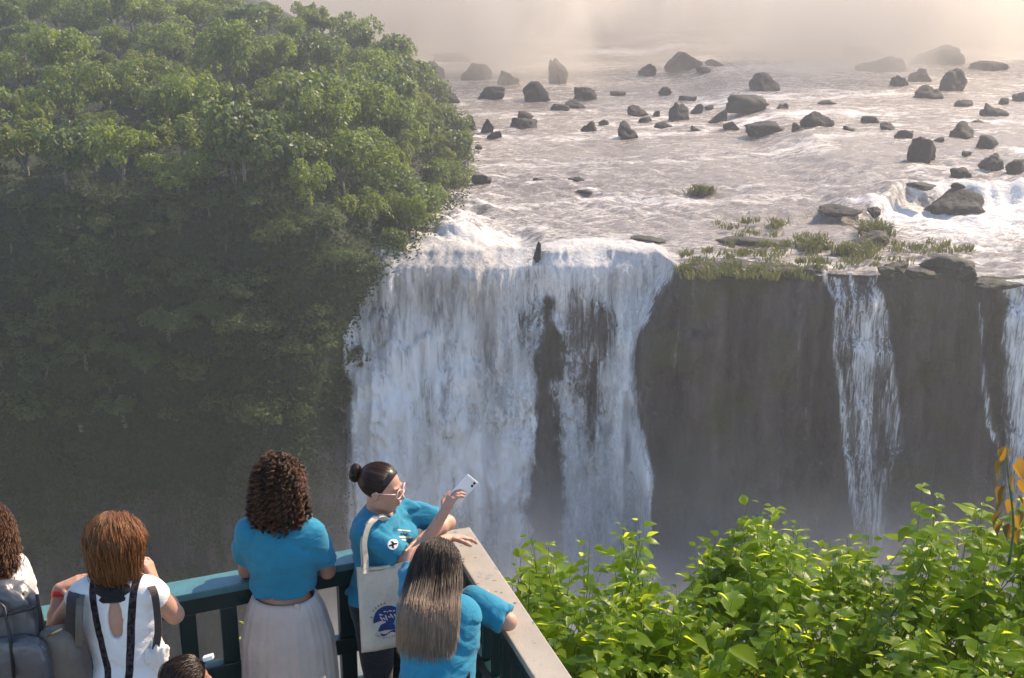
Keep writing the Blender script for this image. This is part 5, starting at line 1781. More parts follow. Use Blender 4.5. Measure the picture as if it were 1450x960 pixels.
# phone held in the right hand
pc = at(655, 694, 5.285)
px_ax, pz_ax = nrmz(at(668, 684, 5.30) - at(643, 712, 5.27)), None
phn = nrmz(np.array([0.55, -0.62, 0.35])); phn = nrmz(phn - (phn @ px_ax) * px_ax); phs = np.cross(px_ax, phn)
phone = empty('phone', tuple(pc), 'white phone held up in one hand by the woman with the bun', 'phone')
M_PHONE = simple('white_phone_case', (0.80, 0.78, 0.77), 0.25, 0.03)
M_BLACKG = simple('black_glass', (0.01, 0.01, 0.012), 0.1, 0.1)
bevel_box('case', M_PHONE, pc, px_ax * 0.074, phs * 0.037, phn * 0.0045, phone, 0.004)
bevel_box('screen', M_BLACKG, pc - phn * 0.0050, px_ax * 0.069, phs * 0.033, phn * 0.0008, phone, 0.0006)
for k, (a_, b_) in enumerate(((0.060, 0.020), (0.044, 0.020))):
    mm = MB(); cpt = pc + px_ax * a_ + phs * b_; mm.tube([cpt + phn * 0.003, cpt + phn * 0.0066], 0.0062, 12); part('camera_lens', mm.mesh('camera_lens', M_BLACKG), phone)

# ============================================================ woman with long hair, leaning on the railing
o = np.array([-0.315, 4.42, 0])
J = base_joints(o, (0.10, 1, 0), 1.60, lean=0.42, lean_dir=(0.06, 1, 0))
long_woman = person_root(o, 'woman with long straight hair in turquoise shirt leaning on the pale railing')
J['shoL'] = at(584, 838, 4.74); J['shoR'] = at(668, 850, 4.72)
J['head'] = at(622, 800, 4.82)
J['hf'] = np.array([0.25, 0.96, -0.05]); J['hu'] = np.array([0.05, 0.22, 1.0])
J['elbL'] = at(586, 788, 5.00); J['wriL'] = at(634, 762, 5.33)
J['elbR'] = at(719, 880, 4.66); J['wriR'] = at(694, 852, 4.86)
J['hdL'] = np.array([0.80, 0.45, -0.18]); J['pnL'] = np.array([0.2, -0.1, -0.9]); J['tsL'] = np.array([0.6, -0.8, 0])
J['hdR'] = np.array([-0.45, 0.85, 0.05]); J['pnR'] = np.array([-0.2, 0.1, -0.9]); J['tsR'] = np.array([-1.0, 0, 0])
b, hp = body('body', J, M_SKIN_B, long_woman, face=False, curl=(0.35, 0.7), wide=1.08)
tee6 = shirt('shirt', J, M_TEE, long_woman, 0.985, (0.55, 0.93), 0.022, wide=1.16, seed=14, wrink=1.4, sl_r=(0.062, 0.067))
trousers(J, M_JEAN, long_woman, top=0.965, wide=1.06, g=0.020)
shoes(J, long_woman)
belt = MB()
th = np.linspace(0, 2 * np.pi, 61)[:-1]
R0, F0 = J['R'], J['F']
def bring(a, b_, z): return J['pt'](0, -0.008, z) + np.outer(np.cos(th), R0) * a + np.outer(np.sin(th), F0) * b_
V = np.concatenate([bring(0.182, 0.142, 0.962), bring(0.186, 0.146, 0.930), bring(0.176, 0.136, 0.930), bring(0.172, 0.132, 0.962)])
belt.add(V, grid_faces(4, 60, True))
part('belt', belt.mesh('belt', simple('brown_leather', (0.13, 0.06, 0.035), 0.5, 0.2)), long_woman)
M_LONG = hair_material('ombre_hair', (0.024, 0.014, 0.010), (0.46, 0.31, 0.20), 0.45)
t = M_LONG.node_tree
rr = np.random.default_rng(8)
reg = lambda d: d[1] < 0.55 and d[2] > -0.35 and not (d[1] > 0.1 and d[2] < 0.0)
P = grow(hp, J, 5200, 0.44, 22, rr, reg, grav=0.80, lift=0.22, back=0.20, spread=0.030, rmax=0.118, zmax=0.108, bell=0.15, ell=(0.079, 0.098, 0.088))
# the hair lies on the back of the shirt: push every point out to just above the cloth
from mathutils.bvhtree import BVHTree
def bvh_of(objm):
    me = objm.data
    off = np.array(objm.location) + np.array(objm.parent.location)
    vs_ = np.empty(len(me.vertices) * 3); me.vertices.foreach_get('co', vs_)
    return BVHTree.FromPolygons((vs_.reshape(-1, 3) + off).tolist(), [list(p_.vertices) for p_ in me.polygons])
bv = bvh_of(tee6)
bn_ = nrmz(np.array([-0.03, -0.80, 0.60]))
out_ = np.zeros(P.shape[:2])
for i in range(P.shape[0]):
    for j in range(6, P.shape[1]):
        q = P[i, j]
        h_ = bv.ray_cast(Vector(q + bn_ * 0.6), Vector(-bn_), 0.75)
        if h_[0] is not None:
            over = (np.array(h_[0]) - q) @ bn_ + 0.004
            if over > 0: out_[i, j] = over
k3 = out_.copy()
for _ in range(14):
    k3 = np.maximum(out_, (np.pad(k3, ((0, 0), (1, 1)), 'edge')[:, :-2] + k3 + np.pad(k3, ((0, 0), (1, 1)), 'edge')[:, 2:]) / 3)
k3[:, :3] = out_[:, :3]
P = P + (k3 + 0.014 * rr.random((P.shape[0], 1)) * (k3 > 0.002))[..., None] * bn_
for _ in range(7):
    P[:, 4:-1] = 0.5 * P[:, 4:-1] + 0.25 * (P[:, 3:-2] + P[:, 5:])
# strands root tint dark, tips light: two tints along the strand through position
n_, m_, _ = P.shape
along = np.linspace(0, 1, m_)[None]
me = strand_mesh('hair', P, np.linspace(0.0011, 0.0008, m_)[None], M_LONG, rr.random(n_))
tv = np.clip(0.02 + 0.62 * sstep(0.35, 0.95, along) + 0.30 * rr.random((n_, 1)) ** 2 + 0 * along, 0, 1)
me.attributes['tint'].data.foreach_set('value', np.repeat(tv.ravel(), 3).astype(np.float32))
hair = part('hair', me, long_woman)
part('scalp', scalp(hp, J, M_LONG, long_woman, [((0, 0.045, 0.02), (0, 1, -0.5)), ((0, 0, -0.07), (0, 0.2, -1))], (0.080, 0.099, 0.089)), hair)
# thin black bag strap over the back
mm = MB()
sp = [at(650, 838, 4.66), at(655, 872, 4.595), at(659, 910, 4.50), at(663, 962, 4.39), at(665, 1000, 4.36)]
sp = np.array(sp)
tq = np.linspace(0, 1, 24); spl = np.stack([np.interp(tq, np.linspace(0, 1, 5), sp[:, i]) for i in range(3)], 1)
mm.ribbon(spl, (1, 0.05, 0), 0.016); mm.ribbon(spl + [0, 0.004, 0], (1, 0.05, 0), 0.016)
bag = empty('crossbody_bag', tuple(sp[-1]), 'black bag on a thin strap over the back of the long haired woman', 'bag')
part('strap', mm.mesh('strap', M_BLACKCLOTH, False), bag)
bevel_box('buckle', simple('silver_buckle', (0.6, 0.6, 0.6), 0.3, 0.05, Metallic=1.0), at(659, 911, 4.485), (0.012, 0, 0), (0, 0.003, 0), (0, 0, 0.004), bag, 0.001)
bevel_box('pouch', M_BLACKCLOTH, sp[-1] + [0.0, -0.02, -0.09], (0.08, 0, 0), (0, 0.025, 0), (0, 0, 0.07), bag, 0.015)

# ============================================================ woman with the blond bob in white
o = np.array([0, 4.60, 0]); o[0] = at(168, 860, 4.6)[0]
J = base_joints(o, (-0.02, 1, 0), 1.64, lean=0.05)
bob_woman = person_root(o, 'woman with a copper blond bob in white top with black trim, hands raised')
J['elbL'] = at(80, 888, 4.66); J['wriL'] = at(84, 833, 4.74)
J['elbR'] = at(247, 870, 4.70); J['wriR'] = at(219, 824, 4.80)
J['hdL'] = np.array([0.85, 0.10, 0.30]); J['pnL'] = np.array([0.3, 0.3, -0.9]); J['tsL'] = np.array([0.3, -1.0, 0.1])
J['hdR'] = np.array([-0.35, 0.30, 0.85]); J['pnR'] = np.array([-0.8, 0.1, -0.3]); J['tsR'] = np.array([-0.3, -1.0, 0])
b, hp = body('body', J, M_SKIN_B, bob_woman, face=False, curl=(0.45, 0.9), wide=1.12)
J['head'] = J['head']
t = NT('white_top_black_trim')
c = t.coord()
sep = t.n('ShaderNodeSeparateXYZ'); t.l(c, sep.inputs[0])
wv = t.noise(c, 60, 2, 0.5)
band = None
for cx, w, slope in ((-0.062, 0.0145, 0.14), (0.078, 0.0145, -0.10)):
    q = t.math('SUBTRACT', t.math('ADD', sep.outputs[0], t.math('MULTIPLY', t.math('SUBTRACT', sep.outputs[2], 1.25), slope)), o[0] + cx + 0.0)
    k_ = t.maprange(t.math('ABSOLUTE', q), w, w + 0.002, 1, 0)
    band = k_ if band is None else t.math('MAXIMUM', band, k_)
nw = t.noise(c, 5, 5, 0.6)
wh = t.ramp(nw, [(0.3, (0.66, 0.63, 0.60)), (0.7, (0.78, 0.75, 0.72))])
colm = t.mix(band, wh, t.mix(t.maprange(wv, 0.45, 0.55), (0.012, 0.010, 0.012), (0.05, 0.035, 0.04)))
M_BOBTOP = t.done(t.principled(colm, 0.9, t.bump(t.noise(t.mapping(c, (9, 9, 20)), 1.0, 5, 0.6, 1.2), 0.3, 0.02), 0.2))
kh = [(0.012 + 0 * z, -0.09, z, 0.004 + 0.026 * math.sin(min(1, max(0.0, (1.335 - z) / 0.17)) ** 0.8 * 2.6)) for z in np.linspace(1.185, 1.335, 22)]
top = shirt('shirt', J, M_BOBTOP, bob_woman, 0.86, (0.20, 0.20), 0.020, wide=1.12, seed=21, wrink=0.8, neck=0.070, sl_r=(0.058, 0.058), keyhole=kh)
# shader coordinates are object space = world, because parts keep world coordinates
trousers(J, M_DARKPANT, bob_woman, wide=1.08)
shoes(J, bob_woman)
M_BOB = hair_material('copper_blond_hair', (0.050, 0.018, 0.008), (0.50, 0.21, 0.07), 0.34)
rr = np.random.default_rng(12)
reg = lambda d: d[1] < 0.62 and d[2] > -0.5 and not (d[1] > 0.2 and d[2] < 0.1)
P = grow(hp, J, 7500, 0.215, 14, rr, reg, grav=0.62, lift=0.30, spread=0.045, ell=(0.088, 0.106, 0.096), rmax=0.122, zmax=0.120, bell=-0.12)
# ends turn inwards under the bob
ctr = hp(0, -0.02, 0)
al = np.linspace(0, 1, P.shape[1])[None, :, None]
P = P + (ctr - P) * np.array([1, 1, 0.0]) * 0.45 * sstep(0.6, 1.0, al)
lock = rr.integers(0, 42, len(P)); lk = rr.random(42)
ph_ = rng.uniform(0, 6.28, 42)[lock]
P = resample(P, 22)
P[..., 0] += 0.009 * np.sin(np.linspace(0, 1, 22)[None] * 7 + ph_[:, None]) * np.linspace(0, 1, 22)[None]
P[..., 1] -= 0.009 * np.cos(np.linspace(0, 1, 22)[None] * 6 + ph_[:, None]) * np.linspace(0, 1, 22)[None]
hair = part('hair', strand_mesh('hair', P, 0.0010, M_BOB, np.clip(0.65 * lk[lock] + 0.35 * rr.random(len(P)), 0, 1)), bob_woman)
part('scalp', scalp(hp, J, M_BOB, bob_woman, [((0, 0.06, 0.02), (0, 1, -0.5)), ((0, 0, -0.075), (0, 0.2, -1))], (0.088, 0.106, 0.096)), hair)
# black scarf at the nape
m = MB()
th = np.linspace(0, 2 * np.pi, 41)
nk = J['pt'](0, -0.012, 1.355)
m.tube(np.stack([nk[0] + 0.078 * np.cos(th), nk[1] + 0.074 * np.sin(th), nk[2] + 0.006 * np.sin(th * 5)], 1), 0.026, 10, False)
m.tube(np.stack([nk[0] + 0.086 * np.cos(th), nk[1] + 0.082 * np.sin(th), nk[2] - 0.026 + 0.006 * np.sin(th * 4 + 1)], 1), 0.020, 10, False)
part('scarf', m.mesh('scarf', M_BLACKCLOTH), bob_woman)
# red wristband and a ring
wl_, el_ = J['wriL'], J['elbL']
ax = nrmz(wl_ - el_); a1 = nrmz(np.cross(ax, [0, 1, 0.2])); a2 = np.cross(ax, a1)
m = MB()
th = np.linspace(0, 2 * np.pi, 25)[:-1]
rg = lambda d_, r_: wl_ - ax * d_ + np.outer(np.cos(th), a1) * r_ + np.outer(np.sin(th), a2) * r_
m.add(np.concatenate([rg(0.012, 0.0300), rg(0.036, 0.0320), rg(0.036, 0.0285), rg(0.012, 0.027)]), grid_faces(4, 24, True))
tag(part('wristband', m.mesh('wristband', simple('red_rubber', (0.75, 0.04, 0.02), 0.45, 0.05)), bob_woman))
# two dark backpack straps over the shoulders
M_STRAP = cloth_material('brown_webbing', (0.055, 0.042, 0.038))
M_BAGB = simple('taupe_leather', (0.12, 0.095, 0.075), 0.55, 0.25, 10, 0.4)
sb = empty('shoulder_bag', tuple(at(82, 930, 4.50)), 'brown leather shoulder bag hanging on the woman in the white top', 'bag')
def strap(pts, w, mat, parent, name='strap', side=(1, 0, 0), thick=0.006):
    pts = np.array(pts); k = len(pts)
    tq = np.linspace(0, k - 1, 40)
    i0 = np.clip(tq.astype(int), 0, k - 2); f = (tq - i0)[:, None]
    p0, p1, p2, p3 = pts[np.clip(i0 - 1, 0, k - 1)], pts[i0], pts[i0 + 1], pts[np.clip(i0 + 2, 0, k - 1)]
    q = 0.5 * (2 * p1 + (p2 - p0) * f + (2 * p0 - 5 * p1 + 4 * p2 - p3) * f ** 2 + (3 * p1 - p0 - 3 * p2 + p3) * f ** 3)
    side = np.asarray(side, float)
    T = np.gradient(q, axis=0); T /= np.linalg.norm(T, axis=1)[:, None]
    nn_ = np.cross(T, side); nn_ /= np.linalg.norm(nn_, axis=1)[:, None] + 1e-9
    sd = np.cross(nn_, T)
    V = np.stack([q - sd * w / 2 - nn_ * thick / 2, q + sd * w / 2 - nn_ * thick / 2, q + sd * w / 2 + nn_ * thick / 2, q - sd * w / 2 + nn_ * thick / 2], 1).reshape(-1, 3)
    mm = MB(); mm.add(V, grid_faces(40, 4, True))
    return part(name, mm.mesh(name, mat, False), parent)
strap([at(112, 834, 4.72), at(107, 836, 4.60), at(103, 850, 4.50), at(102, 880, 4.46), at(100, 905, 4.45), at(96, 925, 4.45)], 0.050, M_STRAP, sb)
strap([at(118, 836, 4.70), at(116, 838, 4.58), at(113, 855, 4.48), at(112, 885, 4.44), at(112, 915, 4.44)], 0.030, M_BAGB, sb)
def soft_bag(name, c, hx, hy, hz, mat, parent, seed, pinch=0.25, lab=None):
    v, f = ico(5)
    v = np.sign(v) * np.abs(v) ** 0.55
    v = v / np.abs(v).max(0)
    w = 1 - pinch * np.clip(v[:, 2], -0.2, 1)
    d = 0.05 * fbm(v[:, 0] * 2.2, v[:, 1] * 2.2, v[:, 2] * 2.2, seed, 4)
    p = np.stack([v[:, 0] * hx * w, v[:, 1] * hy * w, v[:, 2] * hz], 1) * (1 + d)[:, None] + c
    return part(name, mesh_np(name, p, f, mat, True), parent, lab)
soft_bag('pouch', at(86, 940, 4.47), 0.115, 0.07, 0.17, M_BAGB, sb, 5)
mm = MB(); mm.tube([at(66, 902, 4.44), at(76, 896, 4.41), at(88, 890, 4.41)], 0.006, 6); part('zip_pull', mm.mesh('zip_pull', simple('brass_zip', (0.5, 0.38, 0.2), 0.35, 0.1, Metallic=0.8)), sb)
bp = empty('backpack_strap', tuple(at(222, 850, 4.55)), 'dark webbing strap over right shoulder of the woman in white top', 'strap')
strap([at(204, 826, 4.70), at(212, 828, 4.60), at(219, 842, 4.52), at(223, 870, 4.50), at(224, 895, 4.52), at(221, 915, 4.54), at(216, 935, 4.54)], 0.030, M_STRAP, bp)
cl = empty('cloth_bundle', tuple(at(220, 935, 4.58)), 'crumpled white cloth at the hip of the woman in white top', 'cloth')
v, f = ico(4)
dsp = 1 + 0.35 * fbm(v[:, 0] * 2.5, v[:, 1] * 2.5, v[:, 2] * 2.5, 33, 4)
part('cloth', mesh_np('cloth', at(222, 930, 4.56) + v * dsp[:, None] * np.array([0.045, 0.04, 0.085]), f, M_WHITE), cl)

# ============================================================ person cut by the left edge, with a backpack
o = np.array([at(-22, 870, 4.66)[0], 4.68, 0])
J = base_joints(o, (-0.15, 1, 0), 1.63, lean=0.10)
edge_person = person_root(o, 'person with reddish curly hair in white shirt wearing the grey backpack')
J['elbR'] = J['pt'](0.25, 0.10, 1.12); J['wriR'] = J['pt'](0.12, 0.30, 1.20); J['elbL'] = J['pt'](-0.25, 0.1, 1.10)
J['shoR'] = at(18, 802, 4.78)
J['elbR'] = at(36, 850, 4.93); J['wriR'] = at(10, 840, 5.02)
b, hp = body('body', J, M_SKIN_A, edge_person, face=False)
shirt('shirt', J, M_WHITE, edge_person, 0.9, (0.6, 0.9), 0.022, seed=25, wrink=1.0)
trousers(J, M_DARKPANT, edge_person); shoes(J, edge_person)
M_RED = hair_material('reddish_hair', (0.030, 0.014, 0.008), (0.22, 0.085, 0.030))
rr = np.random.default_rng(15)
reg = lambda d: d[1] < 0.45 and d[2] > -0.5 and not (d[1] > 0.15 and d[2] < 0.1)
P = grow(hp, J, 3000, 0.22, 12, rr, reg, grav=0.8, lift=0.45, spread=0.2, rmax=0.135, zmax=0.122, bell=0.15)
P = curl(resample(P, 40), 0.008, 5.0 * rr.uniform(0.6, 1.3, (len(P), 1)), rr)
hair = part('hair', strand_mesh('hair', P, 0.0012, M_RED, rr.random(len(P))), edge_person)
part('scalp', scalp(hp, J, M_RED, edge_person, [((0, 0.05, 0), (0, 1, -0.5))], (0.086, 0.104, 0.095)), hair)
pack = empty('backpack', tuple(at(10, 960, 4.45)), 'grey leather backpack with black piping worn by the person at the left edge', 'backpack')
M_PACK = simple('grey_leather', (0.085, 0.085, 0.090), 0.33, 0.25, 12, 0.4, 0.6, 0.004)
soft_bag('pack_body', at(12, 902, 4.50), 0.150, 0.085, 0.25, M_PACK, pack, 9, 0.16)
soft_bag('front_pocket', at(30, 942, 4.40), 0.125, 0.050, 0.13, M_PACK, pack, 12, 0.12)
M_PIPE = simple('black_piping', (0.01, 0.01, 0.012), 0.45)
for pts in ([at(0, 872, 4.41), at(20, 868, 4.395), at(42, 862, 4.41), at(54, 858, 4.47)], [at(-10, 846, 4.44), at(6, 860, 4.405), at(14, 900, 4.375), at(20, 960, 4.33)], [at(52, 842, 4.47), at(57, 870, 4.47), at(60, 910, 4.46), at(62, 960, 4.43)]):
    mm = MB(); mm.tube(np.array(pts), 0.007, 7); part('piping', mm.mesh('piping', M_PIPE), pack)
strap([at(2, 836, 4.62), at(10, 830, 4.55), at(20, 834, 4.50), at(26, 846, 4.46)], 0.05, M_PIPE, pack, 'strap')

# ============================================================ child whose head shows at the lower edge
o = np.array([at(268, 960, 4.30)[0], 4.28, 0])
J = base_joints(o, (0.75, 0.65, 0), 1.27)
child = person_root(o, 'child with dark hair and a white hair clip beside the pale skirt')
J['head'] = at(268, 962, 4.30)
for q, x in (('L', -1), ('R', 1)):
    J['elb' + q] = J['pt'](0.20 * x, -0.02, 1.05); J['wri' + q] = J['pt'](0.20 * x, 0.08, 0.84); J['hd' + q] = np.array([0, 0.2, -1.0])
J['hf'] = np.array([0.85, 0.52, -0.05])
b, hp = body('body', J, M_SKIN_C, child, h=0.007)
shirt('shirt', J, M_WHITE, child, 0.88, (0.6, 0.6), 0.018, seed=31)
trousers(J, M_JEAN, child); shoes(J, child)
M_DARK = hair_material('black_brown_hair', (0.010, 0.007, 0.006), (0.10, 0.05, 0.025), 0.32)
rr = np.random.default_rng(18)
reg = lambda d: d[1] < 0.70 and d[2] > -0.3 and not (d[1] > 0.25 and d[2] < 0.15)
P = grow(hp, J, 2200, 0.25, 14, rr, reg, grav=0.8, lift=0.2, back=0.2, spread=0.05, ell=(0.082, 0.101, 0.091), rmax=0.125)
hair = part('hair', strand_mesh('hair', P, 0.0016, M_DARK, rr.random(len(P)) ** 1.6), child)
part('scalp', scalp(hp, J, M_DARK, child, [((0, 0.07, 0.02), (0, 1, -0.5)), ((0, 0, -0.07), (0, 0.2, -1))], (0.083, 0.102, 0.092)), hair)
hc = empty('hair_clip', tuple(at(293, 932, 4.33)), 'white clip in the dark hair of the child at the lower edge', 'hair clip')
HRc, HFc, HUc = frame(J['hf'], J['hu'])
bevel_box('clip_bar', simple('white_plastic', (0.8, 0.8, 0.78), 0.3), at(295, 931, 4.33), (0.020, 0.003, 0.005), (0, 0.012, 0), (-0.002, 0, 0.009), hc, 0.004)
bevel_box('clip_hinge', simple('dark_plastic', (0.02, 0.02, 0.02), 0.3), at(288, 938, 4.33), (0.006, 0, 0.004), (0, 0.008, 0), (-0.004, 0, 0.008), hc, 0.002)

# ============================================================ tote bag, prints and small things
BN = nrmz(np.array([0.30, -0.93, 0.20]))                # the way the printed face looks
BR = nrmz(np.cross(np.array([0, 0, 1.0]), BN)); BR = -BR if BR[0] < 0 else BR
BU = np.cross(BN, BR); BU = BU if BU[2] > 0 else -BU
tc = at(546, 858, 5.08)
tote = empty('tote_bag', tuple(tc - BU * 0.2), 'cream canvas tote bag with a round blue print and lettering', 'bag')
TW, THh = 0.125, 0.205
us, vs = np.linspace(-1, 1, 41), np.linspace(-1, 1, 51)
U2, V2 = np.meshgrid(us, vs)
def tote_face(u, v, sgn):
    edge = np.clip(1 - np.abs(u) ** 6, 0, 1) ** 0.5 * np.clip(1 - np.clip(-v, 0, 1) ** 8, 0, 1) ** 0.5
    bul = 0.030 * edge * (0.65 - 0.35 * v) * sgn + 0.006 * fbm(u * 1.8 + sgn, v * 2.2, 0, 61, 3) + 0.004 * np.sin(u * 5 + v * 3)
    wid = TW * (1 - 0.03 * v)
    return tc + (u * wid)[..., None] * BR + (v * THh - 0.012 * np.cos(u * 1.5) * (v > 0.9))[..., None] * BU + bul[..., None] * BN
fm = np.concatenate([tote_face(U2, V2, 1).reshape(-1, 3), tote_face(U2, V2, -1).reshape(-1, 3)])
gf = grid_faces(51, 41)
part('bag_body', mesh_np('bag_body', fm, [gf, gf[:, ::-1] + 51 * 41], M_CANVAS), tote)
shp = at(537, 731, 5.165)
for k, off in enumerate((0.0, 0.022)):
    a_ = tc - BR * 0.085 + BU * 0.195 + BN * (0.026 - 0.05 * k)
    e_ = tc + BR * 0.060 + BU * 0.195 + BN * (0.026 - 0.05 * k)
    pts = [a_ - BU * 0.02, at(518 - 3 * k, 792, 5.09 + 0.02 * k), at(516 - 2 * k, 768, 5.10 + 0.03 * k), at(523 - 2 * k, 743, 5.135 + 0.04 * k), at(537, 733 - 2 * k, 5.19 + 0.04 * k), at(551, 738, 5.26 + 0.03 * k)]
    strap(pts, 0.026, M_CANVAS, tote, 'strap', side=BR * 0.6 + np.array([0.3, 0.5, 0]))
# print: flat blue shapes laid on the canvas
M_PRINT = simple('blue_print_ink', (0.018, 0.040, 0.16), 0.85, 0.15, 60)
M_PRINTB = simple('dark_print_ink', (0.02, 0.03, 0.07), 0.85, 0.15, 60)
def on_tote(p2, lift=0.0015):
    p2 = np.asarray(p2, float)
    u, v = p2[:, 0] / TW, p2[:, 1] / THh
    return tote_face(u, v, 1) + BN * lift
def poly_print(name, outline, mat, lift=0.0015, res=0.006, parent=None, to=None):
    """fill a 2-D outline and lay it on the bag"""
    import bmesh
    bm = bmesh.new()
    vs_ = [bm.verts.new((x, y, 0)) for x, y in outline]
    bm.faces.new(vs_)
    bmesh.ops.triangulate(bm, faces=bm.faces[:])
    for _ in range(3):
        bmesh.ops.subdivide_edges(bm, edges=[e for e in bm.edges if e.calc_length() > res], cuts=1)
        bmesh.ops.triangulate(bm, faces=bm.faces[:])
    bm.verts.ensure_lookup_table()
    v2 = np.array([[v.co.x, v.co.y] for v in bm.verts]); f2 = np.array([[v.index for v in f.verts] for f in bm.faces])
    bm.free()
    return part(name, mesh_np(name, (to or on_tote)(v2, lift), f2, mat, False), parent or tote)
E0 = np.array([0.004, -0.062])       # centre of the round print on the bag
RD = 0.070
def pol(a, r_): return E0 + np.array([math.cos(math.radians(a)), math.sin(math.radians(a))]) * r_
# dome with a beak shaped notch on the left and a pale curl on the right
out = [pol(a, RD) for a in range(184, 18, -7)] + [E0 + np.array(q) for q in ((0.062, 0.010), (0.045, 0.006), (0.030, -0.004), (0.022, -0.020), (0.030, -0.036), (0.050, -0.040), (0.060, -0.046), (0.040, -0.053), (0.015, -0.050), (-0.015, -0.046), (-0.040, -0.047), (-0.053, -0.043), (-0.046, -0.030), (-0.038, -0.018), (-0.012, -0.010), (-0.012, -0.003), (-0.040, 0.000))]
emb = poly_print('emblem', out, M_PRINT)
w1 = [E0 + np.array([x, -0.058 + 0.006 * math.sin(x * 90)]) for x in np.linspace(-0.045, 0.056, 20)] + [E0 + np.array([x, -0.066 + 0.006 * math.sin(x * 90 + 0.5)]) for x in np.linspace(0.050, -0.036, 18)]
poly_print('wave', w1, M_PRINT, parent=tote)
# pale leaf strokes inside the dome
M_PALE = simple('pale_print', (0.62, 0.56, 0.46), 0.85, 0.1, 60)
mm_v, mm_f, cnt = [], [], 0
for (x, y, a, L) in ((-0.040, 0.030, 10, 0.020), (-0.036, 0.022, -70, 0.018), (-0.018, 0.040, 35, 0.018), (-0.012, 0.026, -80, 0.022), (-0.002, 0.038, 80, 0.014), (0.004, 0.044, 15, 0.018), (0.010, 0.030, -60, 0.020), (0.024, 0.040, 40, 0.018), (0.028, 0.028, -75, 0.018), (0.040, 0.030, 20, 0.016), (-0.026, 0.014, -20, 0.014), (0.000, 0.016, 10, 0.014)):
    ca, sa = math.cos(math.radians(a)), math.sin(math.radians(a))
    tt_ = np.linspace(0, 1, 7)
    c2 = np.stack([x + L * tt_ * ca - 0.006 * tt_ ** 2 * sa, y + L * tt_ * sa - 0.008 * tt_ ** 2], 1) + E0
    wd = 0.0032 * np.sin(np.pi * (0.15 + 0.8 * tt_))
    nrm2 = np.array([-sa, ca])
    vv_ = np.stack([c2 - nrm2 * wd[:, None], c2 + nrm2 * wd[:, None]], 1).reshape(-1, 2)
    mm_v.append(on_tote(vv_, 0.0028)); mm_f.append(grid_faces(7, 2) + cnt); cnt += 14
part('leaf_print', mesh_np('leaf_print', np.concatenate(mm_v), np.concatenate(mm_f), M_PALE, False), tote)
def text_flat(s_, size):
    cu = bpy.data.curves.new('lettering', 'FONT')
    cu.body = s_; cu.size = size; cu.align_x = 'CENTER'; cu.fill_mode = 'FRONT'; cu.resolution_u = 2
    ob = bpy.data.objects.new('lettering', cu)
    COL.objects.link(ob)
    dg = bpy.context.evaluated_depsgraph_get(); dg.update()
    me = bpy.data.meshes.new_from_object(ob.evaluated_get(dg))
    v = np.array([x.co[:] for x in me.vertices]).reshape(-1, 3); f = [list(p.vertices) for p in me.polygons]
    bpy.data.objects.remove(ob); bpy.data.curves.remove(cu); bpy.data.meshes.remove(me)
    return v, f
def ring_text(txt, a_mid, r_, size, step, flip=False):
    V, T, Q, cnt = [], [], [], 0
    n_ = len(txt)
    for k, ch in enumerate(txt):
        if ch == ' ': continue
        a = a_mid + ((n_ - 1) / 2 - k) * step * (-1 if flip else 1)
        v, f = text_flat(ch, size)
        if not len(v): continue
        rot = math.radians(a - 90 if not flip else a + 90)
        x = v[:, 0]; y = v[:, 1] - (0 if not flip else size * 0.7)
        c2 = np.stack([x * math.cos(rot) - y * math.sin(rot), x * math.sin(rot) + y * math.cos(rot)], 1) + pol(a, r_)
        V.append(on_tote(c2, 0.0016))
        for q in f: (T if len(q) == 3 else Q).append([i + cnt for i in q]) if len(q) in (3, 4) else T.extend([[q[0] + cnt, q[i] + cnt, q[i + 1] + cnt] for i in range(1, len(q) - 1)])
        cnt += len(v)
    fl = [np.array(a_) for a_ in (T, Q) if a_]
    part('lettering', mesh_np('lettering', np.concatenate(V), fl, M_PRINTB, False), tote)
ring_text('E TERRA · PAY', 98, RD * 1.10, 0.017, 10.5)
ring_text('CATALLAN', 255, RD * 1.10, 0.014, 9.5, True)

# round badge on the sleeve and the print on the chest: shapes dropped onto the shirt surface
def drop_on(objm, c, n, up):
    me = objm.data
    off = np.array(objm.location) + np.array(objm.parent.location)
    vs_ = np.empty(len(me.vertices) * 3); me.vertices.foreach_get('co', vs_)
    bv = BVHTree.FromPolygons((vs_.reshape(-1, 3) + off).tolist(), [list(p.vertices) for p in me.polygons])
    n = nrmz(n); r_ = nrmz(np.cross(up, n)); u_ = np.cross(n, r_)
    def to(p2, lift):
        res = []
        for x, y in p2:
            p = c + r_ * x + u_ * y
            h = bv.ray_cast(Vector(p + n * 0.25), Vector(-n), 0.6)
            q = np.array(h[0]) if h[0] is not None else p
            res.append(q + n * lift)
        return np.array(res)
    return to
circ = lambda r_, n_=28: [(r_ * math.cos(2 * math.pi * k / n_), r_ * math.sin(2 * math.pi * k / n_)) for k in range(n_)]
bpos = at(553, 773, 5.08); bnv = nrmz(np.array([0, 0, CAMZ]) - bpos) + np.array([-0.15, 0, -0.1])
to = drop_on(tee5, bpos, bnv, np.array([0.3, 0, 1.0]))
M_BADGE = simple('white_badge_print', (0.78, 0.78, 0.78), 0.85, 0.05)
poly_print('sleeve_badge', circ(0.023), M_BADGE, 0.0022, 0.006, bun_woman, to)
poly_print('badge_bird', [(-0.017, 0.010), (-0.006, 0.014), (0.004, 0.008), (0.016, 0.013), (0.018, 0.007), (0.007, 0.001), (0.006, -0.007), (0.014, -0.013), (0.004, -0.015), (-0.002, -0.007), (-0.010, -0.012), (-0.016, -0.008), (-0.007, -0.001), (-0.006, 0.005)], M_BLACKCLOTH, 0.0036, 0.006, bun_woman, to)
